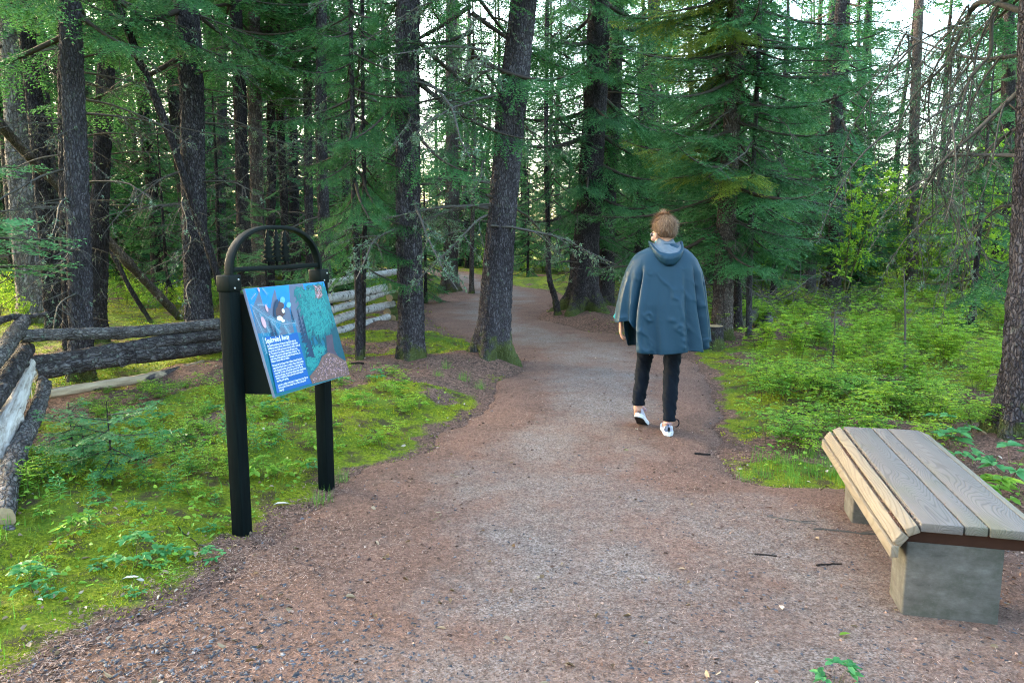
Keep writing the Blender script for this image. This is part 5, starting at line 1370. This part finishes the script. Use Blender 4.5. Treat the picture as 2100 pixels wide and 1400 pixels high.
def rose(seed, H=.7, stems=7, spread=.32, ll=.040):
    r = np.random.default_rng(seed); mb = MB()
    for k in range(stems):
        az = r.uniform(0, 6.28); h = H*r.uniform(.6, 1.1); out = spread*r.uniform(.4, 1.2)
        t = np.linspace(0, 1, 7); d = np.array([math.cos(az), math.sin(az), 0])
        P = r.normal(0, .05, 3)*[1, 1, 0]+d*(out*t**1.6)[:, None]+np.array([0, 0, 1.0])*(h*(t-.18*t*t))[:, None]
        tube(mb, P, np.linspace(.0035, .0012, 7), 4, 0, False)
        for q in range(int(9+h*12)):
            u = r.uniform(.25, 1); p = np.array([np.interp(u, t, P[:, i]) for i in range(3)])
            a2 = r.uniform(0, 6.28); rd = unit(np.array([math.cos(a2), math.sin(a2), r.uniform(-.05, .5)])); L = r.uniform(.06, .13)
            tube(mb, [p, p+rd*L*.6+[0, 0, -.004], p+rd*L+[0, 0, -.014]], [.0012, .001, .0006], 3, 0, False)
            m = 3; sd_ = unit(np.cross(rd, [0, 0, 1.0])); Bp = []; Dp = []
            for i in range(m):
                pp = p+rd*L*(.35+.3*i)+[0, 0, -.012*(i/m)**2]
                for s in (-1, 1): Bp.append(pp); Dp.append(rd*.55+sd_*s)
            Bp.append(p+rd*L+[0, 0, -.014]); Dp.append(rd); n = len(Bp)
            tn0 = np.clip(r.normal(.5, .22), 0, 1)
            leaves(mb, np.array(Bp), np.array(Dp), np.array([0, 0, 1.0])+r.normal(0, .25, (n, 3)), ll*r.uniform(.8, 1.3, n), ll*.62, 1, np.clip(tn0+r.normal(0, .08, n), 0, 1))
    return mb
def broad(seed, n=9, H=.20, ll=.085):
    r = np.random.default_rng(seed); mb = MB()
    for k in range(n):
        az = r.uniform(0, 6.28); h = H*r.uniform(.4, 1.1); d = np.array([math.cos(az), math.sin(az), 0]); o = r.uniform(.03, .13)
        top = d*o+np.array([0, 0, h]); tube(mb, [[0, 0, 0], d*o*.4+[0, 0, h*.6], top], [.002, .0017, .001], 3, 0, False)
        m = r.integers(3, 6); a2 = az+np.linspace(-1.5, 1.5, m)+r.normal(0, .2, m)
        leaves(mb, np.repeat(top[None], m, 0), np.c_[np.cos(a2), np.sin(a2), r.uniform(-.15, .35, m)], np.array([0, 0, 1.0])+r.normal(0, .2, (m, 3)), ll*r.uniform(.65, 1.2, m), ll*.55, 1, np.clip(r.normal(.5, .25, m), 0, 1), .2)
    return mb
def fireweed(seed, H=.38, stems=3, ll=.10):
    r = np.random.default_rng(seed); mb = MB()
    for k in range(stems):
        az = r.uniform(0, 6.28); h = H*r.uniform(.6, 1.15); d = np.array([math.cos(az), math.sin(az), 0]); b0 = d*r.uniform(0, .07)
        t = np.linspace(0, 1, 6); P = b0+d*(.10*h*t**2)[:, None]*r.uniform(0, 3)+np.array([0, 0, h])*t[:, None]
        tube(mb, P, np.linspace(.0028, .0012, 6), 4, 0, False)
        n = 16; u = np.linspace(.25, 1, n); B = np.stack([np.interp(u, t, P[:, i]) for i in range(3)], 1); a2 = np.arange(n)*2.4+az
        leaves(mb, B, np.c_[np.cos(a2), np.sin(a2), np.linspace(.05, .8, n)+r.normal(0, .12, n)], np.array([0, 0, 1.0])+r.normal(0, .15, (n, 3)), ll*np.linspace(1, .65, n)*r.uniform(.8, 1.2, n), ll*.20, 1, np.clip(r.normal(.55, .2, n), 0, 1), .28, .1)
    return mb
def shrub(seed, H=2.0, n_st=4, ll=.055, spread=.8):
    r = np.random.default_rng(seed); mb = MB()
    for k in range(n_st):
        az = r.uniform(0, 6.28); h = H*r.uniform(.65, 1.05); d = np.array([math.cos(az), math.sin(az), 0]); t = np.linspace(0, 1, 9)
        P = d*(spread*r.uniform(.3, 1)*t**1.5)[:, None]+np.array([0, 0, h])*(t-.1*t*t)[:, None]+r.normal(0, .012, (9, 3))
        tube(mb, P, np.linspace(.009, .002, 9)*H/2, 5, 0, False)
        for q in range(int(15*H)):
            u = r.uniform(.22, 1); p = np.array([np.interp(u, t, P[:, i]) for i in range(3)]); a2 = r.uniform(0, 6.28); L = r.uniform(.15, .5)*(1.15-u*.6)
            rd = unit(np.array([math.cos(a2), math.sin(a2), r.uniform(-.1, .6)])); e_ = p+rd*L
            tube(mb, [p, p+rd*L*.5+[0, 0, .01], e_], [.0025, .0018, .0008], 3, 0, False)
            m = int(6+L*26); f = r.uniform(.2, 1, m)[:, None]; Bp = p+(e_-p)*f; dr = unit(rd+r.normal(0, .75, (m, 3)))
            leaves(mb, Bp, dr, np.array([0, 0, 1.0])+r.normal(0, .35, (m, 3)), ll*r.uniform(.6, 1.2, m), ll*.6, 1, np.clip(r.normal(.5, .25, m), 0, 1))
    return mb
def grass_tuft(seed, n=40, H=.22, w=.0035, spread=.06):
    r = np.random.default_rng(seed); mb = MB(); blades(mb, np.c_[r.normal(0, spread, (n, 2)), np.zeros(n)], H, w, r); return mb
def blades(mb, P, H, w, r, mat=0, lean=.55):
    n = len(P); h = H*r.uniform(.45, 1.2, n)[:, None]; a = r.uniform(0, 6.28, n); d = np.c_[np.cos(a), np.sin(a), np.zeros(n)]; s = np.c_[-np.sin(a), np.cos(a), np.zeros(n)]*w*.5
    k = lean*r.uniform(.2, 1.4, n)[:, None]; up = np.array([0, 0, 1.0])
    m1 = P+up*h*.55+d*h*k*.25; tip = P+up*h*(1-.35*k)+d*h*k*.8
    V = np.stack([P-s, P+s, m1+s*.8, m1-s*.8, tip], 1).reshape(-1, 3); q = np.arange(n)[:, None]*5; tn = np.repeat(np.clip(r.normal(.5, .25, n), 0, 1), 5)
    mb.add(V, q+np.array([0, 1, 2, 3]), mat, tn); mb.F.append(q+np.array([3, 2, 4])+mb.n-len(V)); mb.M.append(np.full(n, mat))
LM = lambda k: [M['stem'], M[k]]
PL = {'rose': [rose(300+k, .55+.12*k, 6+k).mesh('leafy_bush', LM('leaf' if k == 1 else 'leaf_yellow')) for k in range(5)],
      'rosel': [rose(320+k, .32, 5, .22, .026).mesh('leafy_bush', LM('leaf_yellow' if k % 2 else 'leaf')) for k in range(3)],
      'broad': [broad(330+k, 8+k, .16+.03*k).mesh('broadleaf_plant', LM(('leaf_blue', 'leaf', 'leaf_blue')[k])) for k in range(3)],
      'fire': [fireweed(340+k, .34+.05*k, 2+k).mesh('narrow_leaf_plant', LM('leaf_blue' if k != 1 else 'leaf')) for k in range(3)],
      'shrub': [shrub(350+k, 1.5+.45*k, 4).mesh('leafy_shrub', LM('leaf_yellow' if k != 1 else 'leaf')) for k in range(3)],
      'grass': [grass_tuft(360+k, 60, .20+.04*k).mesh('grass_tuft', [M['grass']]) for k in range(3)]}
ru = np.random.default_rng(55)
def plant(kind, x, y, label, cat, group, sc=1.0, name=None):
    vi = int(ru.integers(0, len(PL[kind]))); me = PL[kind][vi]
    if kind in ('rose', 'rosel'): label = {'rose': ('low yellow-green ', 'dark green ', 'spreading yellow-green ', 'many-stemmed yellow-green ', 'tall yellow-green '), 'rosel': ('fresh green ', 'yellowish green ', 'pale green ')}[kind][vi]+label; group = group+' '+str('abcde'[vi])
    o = link(name or me.name.split('.')[0], me, None, (x, y, gz1(x, y)-.01), (ru.normal(0, .06), ru.normal(0, .06), ru.uniform(0, 6.28)), sc*ru.uniform(.8, 1.2))
    tag(o, label, cat, group); return o
# thicket on the right of the trail
n_t_ = 0
for it in range(1500):
    y = 5.6+13*ru.random()**.9; u = ru.uniform(.24, .80); x = u*y
    sdv = path_sd([x], [y])[0]
    if sdv < .55 or (x < 3.0 and y < 6.2) : continue
    if abs(x-3.3) < .55 and abs(y-11.5) < .9: continue
    if (x-3.65)**2+(y-5.1)**2 < .55: continue
    near = y < 8.0
    plant('rose', x, y, 'rose bush with small leaflets in the thicket beyond the bench', 'bush', 'bushes of the thicket', (.38 if sdv < 1.1 else .50) if near else .68); n_t_ += 1
    if n_t_ >= 165: break
for it in range(60):
    y = ru.uniform(4.7, 7.5); x = ru.uniform(1.9, 4.2)
    if path_sd([x], [y])[0] < .22 or (x < 3.0 and y < 4.6): continue
    plant('rosel', x, y, 'leafy seedling bush where the thicket meets the trail', 'bush', 'low bushes along the right trail edge', .9)
for (px, py, s) in ((1790, 560, .9), (1830, 620, .8), (1700, 560, .8), (1930, 560, 1.0), (1980, 590, .9), (2030, 540, .9), (1870, 560, 1.0), (1760, 520, 1.1), (1900, 530, 1.2), (1690, 600, .7), (2060, 600, .8), (1840, 520, 1.2), (1960, 530, 1.2), (1660, 540, .8)):
    p = gp(px, max(py, 575)); plant('shrub', p[0], min(p[1], 24), 'tall yellow-green leafy shrub rising at the back of the thicket', 'shrub', 'tall shrubs of the thicket', s)
for k in range(30):
    yy_ = ru.uniform(15, 29); uu_ = ru.uniform(.30, .66); plant('shrub', uu_*yy_, yy_, 'high leafy bright yellow-green shrub between the far young spruces', 'shrub', 'high shrubs beyond the thicket', ru.uniform(1.1, 1.9))
# bright undergrowth among the trunks behind the fence and round the far bend
for (px, py, s) in [(ru.uniform(195, 490), ru.uniform(600, 650), .45) for _ in range(26)]+[(ru.uniform(0, 130), ru.uniform(620, 680), .45) for _ in range(10)]+[(ru.uniform(690, 880), ru.uniform(585, 625), .45) for _ in range(14)]:
    p = gp(px, py)
    if path_sd([p[0]], [p[1]])[0] > .4: plant('shrub', p[0], p[1], 'bright knee-high shrub growing among the trunks behind the fence', 'shrub', 'low shrubs behind the fence', s)
for (px, py, s) in [(ru.uniform(940, 1010), ru.uniform(556, 564), .8) for _ in range(6)]+[(ru.uniform(1060, 1190), ru.uniform(556, 566), .6) for _ in range(8)]:
    p = gp(px, py)
    if path_sd([p[0]], [p[1]])[0] > .4: plant('shrub', p[0], p[1], 'sunlit shrub at the far end of the trail', 'shrub', 'shrubs at the far trail bend', s)
# leaves and small plants in the moss by the sign
for (px, py) in ((60, 1040), (140, 1060), (205, 1050), (330, 960), (400, 1000), (430, 985), (300, 1010), (100, 1010), (520, 960), (350, 1040), (470, 940), (570, 940)):
    p = gp(px, py); plant('fire', p[0], p[1], 'upright narrow-leaved plant in the moss between sign and fence log', 'plant', 'narrow-leaved plants in the moss', .52)
for (px, py) in ((170, 1110), (150, 1135), (70, 1225), (280, 1170), (390, 1035), (590, 835), (700, 820), (770, 810), (280, 900), (330, 870), (255, 930), (410, 900), (560, 880), (440, 860), (365, 930), (620, 900), (735, 870), (820, 830), (860, 850), (230, 860), (300, 840), (540, 1000), (610, 985)):
    p = gp(px, py)
    if path_sd([p[0]], [p[1]])[0] > .05: plant('broad', p[0], p[1], 'low broad-leaved plant spread over the moss near the sign', 'plant', 'broad-leaved plants in the moss', .62)
for k in range(120):
    p = gp(ru.uniform(90, 900), 790+230*ru.random()**1.3)
    if path_sd([p[0]], [p[1]])[0] > .25 and p[0] > -4.0+.25*(7-p[1]): plant('rosel', p[0], p[1], 'leafy sprout in the moss between the log fence and the trail', 'plant', 'leafy sprouts in the moss', .46)
for k in range(70):
    p = gp(ru.uniform(60, 700), 850+400*ru.random()**1.2)
    if path_sd([p[0]], [p[1]])[0] > .12 and p[0] > -3.7+.3*(6.4-p[1]): plant('broad' if k % 3 else 'fire', p[0], p[1], 'small low plant with broad leaves dotted over the moss' if k % 3 else 'short narrow-leaved sprig dotted over the moss', 'plant', 'tiny plants dotted over the moss', .36 if k % 3 else .30)
for (px, py) in ((1560, 985), (1620, 990), (1660, 975), (1700, 985), (1600, 960), (1645, 945), (1690, 950), (1735, 965), (1570, 950)):
    p = gp(px, py)
    for q in range(2): plant('grass', p[0]+ru.normal(0, .07), p[1]+ru.normal(0, .07), 'bright grass tuft in front of the thicket beside the bench', 'grass', 'grass tufts beside the bench', .48)
for (px, py, s) in ((1880, 945, .8), (1945, 940, .9), (1990, 1000, .8), (2040, 1010, .8), (1900, 980, .7), (1950, 900, .8), (2070, 985, .9), (1830, 925, .7), (2020, 1040, .5), (1715, 1380, .35)):
    p = gp(px, py, .1); plant('broad', p[0], p[1], 'broad-leaved green plant growing just behind the bench', 'plant', 'broad-leaved plants behind the bench', s*1.15)
for (px, py) in ((915, 770), (950, 790), (985, 800), (900, 790), (700, 990), (655, 1035)):
    p = gp(px, py); plant('grass', p[0], p[1], 'thin dry grass tuft at the edge of the trail by the leaning spruce', 'grass', 'grass tufts at the left trail edge', .45)
# bare thin saplings in the thicket
for (px, py, pt, hy, lab) in ((1855, 770, 1853, 560, 'bare thin sapling stem standing in the thicket'), (1706, 760, 1712, 640, 'short dead stick standing among the rose bushes')):
    p = gp(px, py); q = at(pt, hy, p[1]); mb = MB(); b = dead_branch(5, .5, .1, .1, 6, .008, 3)
    tube(mb, [[0, 0, -.1], (q-p)*.5+[.01, 0, 0], q-p], [.014, .011, .005], 7, 1)
    for k in range(7): mb.merge(b, rotz(k*2.4)@roty(-.9), (q-p)*(.45+.08*k), .6)
    o = mb.build('bare_sapling', TWM, None, loc=(p[0], p[1], gz1(p[0], p[1]))); tag(o, lab, 'sapling')

# ------------------------------------------------------------------ moss, grass, litter and stones that nobody could count
rs_ = np.random.default_rng(91)
def frustum_pts(n, y0, y1, lo, hi, pw=2.0):
    """random ground points, denser near the camera"""
    y = (y0**(1-pw)+(y1**(1-pw)-y0**(1-pw))*rs_.random(n))**(1/(1-pw)) if pw != 1 else y0*(y1/y0)**rs_.random(n)
    return rs_.uniform(lo, hi, n)*(y+.3), y
def patch_w(x, y, sd): return litter_w(x, y, sd)
x, y = frustum_pts(210000, 2.0, 16, -.80, .80, 1.6)
sd = path_sd(x, y); w = patch_w(x, y, sd); bare = np.maximum(sstep(.06, .24, fbm(np.c_[x, y, x*0]*3.1, 3, 77)), .9*sstep(.16, .34, fbm(np.c_[x, y, x*0]*9.0, 3, 78))); keep = (sd > -.10) & (rs_.random(len(x)) > np.maximum(w*1.12, bare*.75)) & ((x < 1.0) | (rs_.random(len(x)) < .55)); x, y = x[keep], y[keep]
z = surf_z(x, y); n = len(x); P = np.c_[x, y, z-.004]; mb = MB()
patch = fbm(np.c_[x, y, x*0]*2.2, 3, 5)*.7+fbm(np.c_[x, y, x*0]*13, 2, 6)*.55; siz = (.0065+.0016*y)*rs_.uniform(.7, 1.4, n)*(1+.5*patch)
for k in range(3):
    D = unit(np.c_[rs_.normal(0, 1.3, (n, 2)), np.full(n, 1.0)]); S = unit(np.cross(D, rs_.normal(0, 1, (n, 3))))*(siz*.30)[:, None]; o_ = np.c_[rs_.normal(0, 1, (n, 2))*siz[:, None]*.5, np.zeros(n)]
    tn = np.clip(.5+patch*.9+rs_.normal(0, .18, n), 0, 1)
    mb.add(np.stack([P+o_-S, P+o_+S, P+o_+D*siz[:, None]*rs_.uniform(.6, 1.25, (n, 1))], 1).reshape(-1, 3), np.arange(3*n).reshape(-1, 3), 0, np.repeat(tn, 3))
tag(mb.build('moss', M['moss'], None, kind='stuff'), 'yellow-green moss carpet on the forest floor beside the trail', 'moss')
x, y = frustum_pts(36000, 2.3, 20, -.80, .80, 1.3); sd = path_sd(x, y); w = patch_w(x, y, sd)
dn2 = sstep(-.05, .30, fbm(np.c_[x, y, x*0]*1.1, 3, 15)); keep = (sd > .12) & (rs_.random(len(x)) < (dn2*.38+.02)*(1-.9*w)); x, y = x[keep], y[keep]
mb = MB(); blades(mb, np.c_[x, y, surf_z(x, y)-.005], .085, .0035, rs_, 0, .8)
tag(mb.build('grass', M['grass'], None, kind='stuff'), 'thin green grass blades scattered through the moss', 'grass')
# ground cover leaves filling the thicket and the moss
x, y = frustum_pts(30000, 2.6, 22, -.80, .82, 1.25); sd = path_sd(x, y); w = patch_w(x, y, sd)
dn2 = sstep(-.12, .25, fbm(np.c_[x, y, x*0]*.9+9, 3, 25)); keep = (sd > .2) & (rs_.random(len(x)) < np.where(x > 1.3, .95, .10+dn2*.75)*(1-.92*w)); x, y = x[keep], y[keep]; n = len(x); z = surf_z(x, y)
mb = MB(); hgt = rs_.uniform(.01, .10, n)*np.where(x > 1.3, 2.0, .8); a = rs_.uniform(0, 6.28, n)
leaves(mb, np.c_[x, y, z+hgt], np.c_[np.cos(a), np.sin(a), rs_.normal(.1, .25, n)], np.array([0, 0, 1.0])+rs_.normal(0, .3, (n, 3)), rs_.uniform(.02, .042, n), rs_.uniform(.014, .026, n), 0, np.clip(rs_.normal(.5, .25, n), 0, 1))
tag(mb.build('ground_cover', M['leaf'], None, kind='stuff'), 'small green leaves covering the forest floor', 'ground cover')
# dry needles on trail and bare floor
x, y = frustum_pts(330000, 1.9, 11, -.78, .78, 2.0); sd = path_sd(x, y); w = np.where(sd < 0, .16+.84*sstep(-1.0, -.1, sd), patch_w(x, y, sd))
pn = sstep(-.12, .28, fbm(np.c_[x, y, x*0]*1.5, 4, 33)); keep = rs_.random(len(x)) < w*(.12+.75*pn); x, y = x[keep], y[keep]; n = len(x); P = np.c_[x, y, surf_z(x, y)+rs_.uniform(.001, .006, n)]
a = rs_.uniform(0, 6.28, n); D = np.c_[np.cos(a), np.sin(a), rs_.normal(0, .18, n)]; S = np.c_[-np.sin(a), np.cos(a), np.zeros(n)]*(.0008+.00022*y)[:, None]; L = rs_.uniform(.010, .024, n)[:, None]
mb = MB(); mb.add(np.stack([P-S, P+S, P+D*L+S*.4, P+D*L-S*.4], 1).reshape(-1, 3), np.arange(4*n).reshape(-1, 4), 0, np.repeat(np.clip(rs_.beta(2, 2.2, n), 0, 1), 4))
tag(mb.build('needle_litter', M['dry'], None, kind='stuff'), 'rust-brown fallen spruce needles strewn over the trail', 'needles')
x, y = frustum_pts(2600, 2.2, 10, -.78, .78, 1.8); sd = path_sd(x, y); keep = rs_.random(len(x)) < np.where(sd > .05, .55, .10); x, y = x[keep], y[keep]; n = len(x); a = rs_.uniform(0, 6.28, n); mb = MB()
leaves(mb, np.c_[x, y, surf_z(x, y)+.010], np.c_[np.cos(a), np.sin(a), rs_.normal(0, .3, n)], np.array([0, 0, 1.0])+rs_.normal(0, .6, (n, 3)), rs_.uniform(.015, .045, n), rs_.uniform(.008, .024, n), 0, rs_.uniform(.1, 1, n), .2, .35)
tl_ = NT('withered_leaf'); tl_.col(tl_.ramp(tl_.attr('tone'), [(0, (.07, .042, .025)), (.5, (.20, .13, .07)), (.85, (.36, .28, .19)), (1, (.52, .48, .42))])); tl_.rough(.85, .15)
tag(mb.build('withered_leaves', tl_.m, None, kind='stuff'), 'withered brown and pale leaves scattered on moss and trail', 'leaf litter')
# slate chips
def chip(r):
    n = int(r.integers(5, 8)); th = np.sort(r.uniform(0, 6.28, n)); rr_ = r.uniform(.6, 1.0, n); o_ = np.c_[rr_*np.cos(th), rr_*np.sin(th)*r.uniform(.55, .9)]
    h = r.uniform(.10, .26); V = np.vstack([np.c_[o_, np.zeros(n)], np.c_[o_*.86, h*r.uniform(.7, 1.2, n)]]); return V, n
mb = MB(); chips = [chip(rs_) for _ in range(12)]
x, y = frustum_pts(26000, 1.9, 12, -.78, .78, 2.2); sd = path_sd(x, y)
blob = np.exp(-((x+1.1)**2/.5+(y-2.35)**2/.25))*1.3+np.exp(-((x-2.2)**2/.15+(y-9.2)**2/1.0))+np.exp(-((x+1.5)**2/.25+(y-15)**2/4))
dens = (sd < .12)*(.05+.14*sstep(0, .3, fbm(np.c_[x, y, x*0]*1.3, 3, 43))+.25*sstep(-.55, .0, sd)*sstep(4.0, 2.5, y)+blob*.42); keep = rs_.random(len(x)) < dens; x, y = x[keep], y[keep]; z = surf_z(x, y)
for i in range(len(x)):
    V, n = chips[i % 12]; s = rs_.uniform(.004, .011)*(1.0+.3*math.exp(-((x[i]+1.1)**2/.5+(y[i]-2.35)**2/.25)))*(1.25 if rs_.random() < .12 else 1)*(1+.07*y[i]); R = rotz(rs_.uniform(0, 6.28))@rotx(rs_.normal(0, .3))
    Vt = (V*s)@R.T+[x[i], y[i], z[i]+.002]; tn = rs_.uniform(0, 1)
    mb.add(Vt, [list(range(n, 2*n))], 0, tn); mb.F.append(np.array([[k_, (k_+1) % n, n+(k_+1) % n, n+k_] for k_ in range(n)])+mb.n-2*n); mb.M.append(np.zeros(n, int))
ts = NT('slate'); ts.col(ts.ramp(ts.attr('tone'), [(0, (.022, .024, .030)), (.6, (.060, .063, .076)), (.95, (.12, .12, .135)), (1, (.24, .22, .21))])); ts.rough(.75, .3)
tag(mb.build('slate_gravel', ts.m, None, kind='stuff'), 'dark slate chips strewn along the trail edge', 'gravel')
# crumbs of bark, cone scales and leaf mould
mb = MB(); x, y = frustum_pts(24000, 1.9, 10, -.78, .78, 2.0); sd = path_sd(x, y); w = np.where(sd < 0, .15+.85*sstep(-1.1, -.1, sd), patch_w(x, y, sd)); keep = rs_.random(len(x)) < w*.30; x, y = x[keep], y[keep]; n = len(x); z = surf_z(x, y)
a = rs_.uniform(0, 6.28, n); D = np.c_[np.cos(a), np.sin(a), rs_.normal(0, .25, n)]; N_ = np.array([0, 0, 1.0])+rs_.normal(0, .5, (n, 3))
leaves(mb, np.c_[x, y, z+.004], D, N_, rs_.uniform(.008, .024, n)*(1+.05*y), rs_.uniform(.006, .014, n)*(1+.05*y), 0, rs_.beta(1.2, 2.4, n), .1, .3)
tag(mb.build('bark_crumbs', M['dry'], None, kind='stuff'), 'brown crumbs of bark and leaf mould on the trail', 'litter')
# twigs and dead leaves lying about
for k, (px, py, L, az, rad, lab) in enumerate(((1440, 938, .11, .05, .010, 'short black twig lying on the trail'), (1625, 1080, .26, -.5, .005, 'thin pale twig lying before the bench'), (1740, 1105, .34, -.25, .006, 'grey twig lying under the bench slats'), (1640, 860, .55, .5, .016, 'dark bent branch lying at the trail edge in front of the thicket'), (1570, 1150, .10, -.2, .005, 'small brown twig on the needle litter'), (1700, 1170, .12, .1, .006, 'stubby dark twig on the needles beside the bench'), (700, 770, .5, .1, .018, 'exposed grey root by the blocky-barked spruce'), (300, 965, .4, .4, .008, 'thin dead branch in the moss by the seedlings'), (395, 1120, .35, -.9, .003, 'wiry brown stem in the moss beside the sign post'))):
    p = gp(px, py); mb = MB(); t = np.linspace(-.5, .5, 7); d = np.array([math.cos(az), math.sin(az), 0])
    P = d*(L*t)[:, None]+np.random.default_rng(k).normal(0, L*.025, (7, 3)); P[:, 2] = surf_z(p[0]+P[:, 0], p[1]+P[:, 1])-gz1(p[0], p[1])+rad*.7
    tube(mb, P, rad*np.linspace(1, .6, 7), 7, 0); mb.merge(dead_branch(k, L*.35, .05, 0, 3, .02, 3), rotz(az+.7), P[4], 1.0)
    o = mb.build('fallen_twig' if 'root' not in lab else 'exposed_root', [M['twig_dark'] if k not in (1, 2) else M['dead'], M['dead']], None, True, loc=(p[0], p[1], gz1(p[0], p[1]))); tag(o, lab, 'twig' if 'root' not in lab else 'root')
td = NT('dry_leaf'); td.col(td.ramp(td.attr('tone'), [(0, (.20, .12, .06)), (.5, (.46, .40, .34)), (1, (.62, .60, .55))])); td.rough(.8, .2)
for k, (px, py, l, lab) in enumerate(((250, 1195, .075, 'pale dry leaf lying on the moss below the sign'), (77, 1246, .035, 'small white dry leaf on the moss near the fence log end'), (560, 1040, .09, 'curled pale bark strip on the moss between the sign posts'), (1280, 934, .03, 'pale green leaf fallen on the trail behind the walker'), (1720, 1322, .05, 'fresh green leaf fallen on the needles before the bench'), (150, 862, .09, 'torn pale wood chip below the corner log fence'))):
    p = gp(px, py); mb = MB(); leaves(mb, np.zeros((1, 3)), np.array([[1, .3*(-1)**k, .12]]), np.array([[.1, .2, 1]]), l, l*.5, 0, .9 if k != 4 else .5, .1, .15)
    o = mb.build('fallen_leaf', [td.m if k not in (3, 4) else M['leaf']], None, loc=(p[0], p[1], gz1(p[0], p[1])+.012)); tag(o, lab, 'leaf')
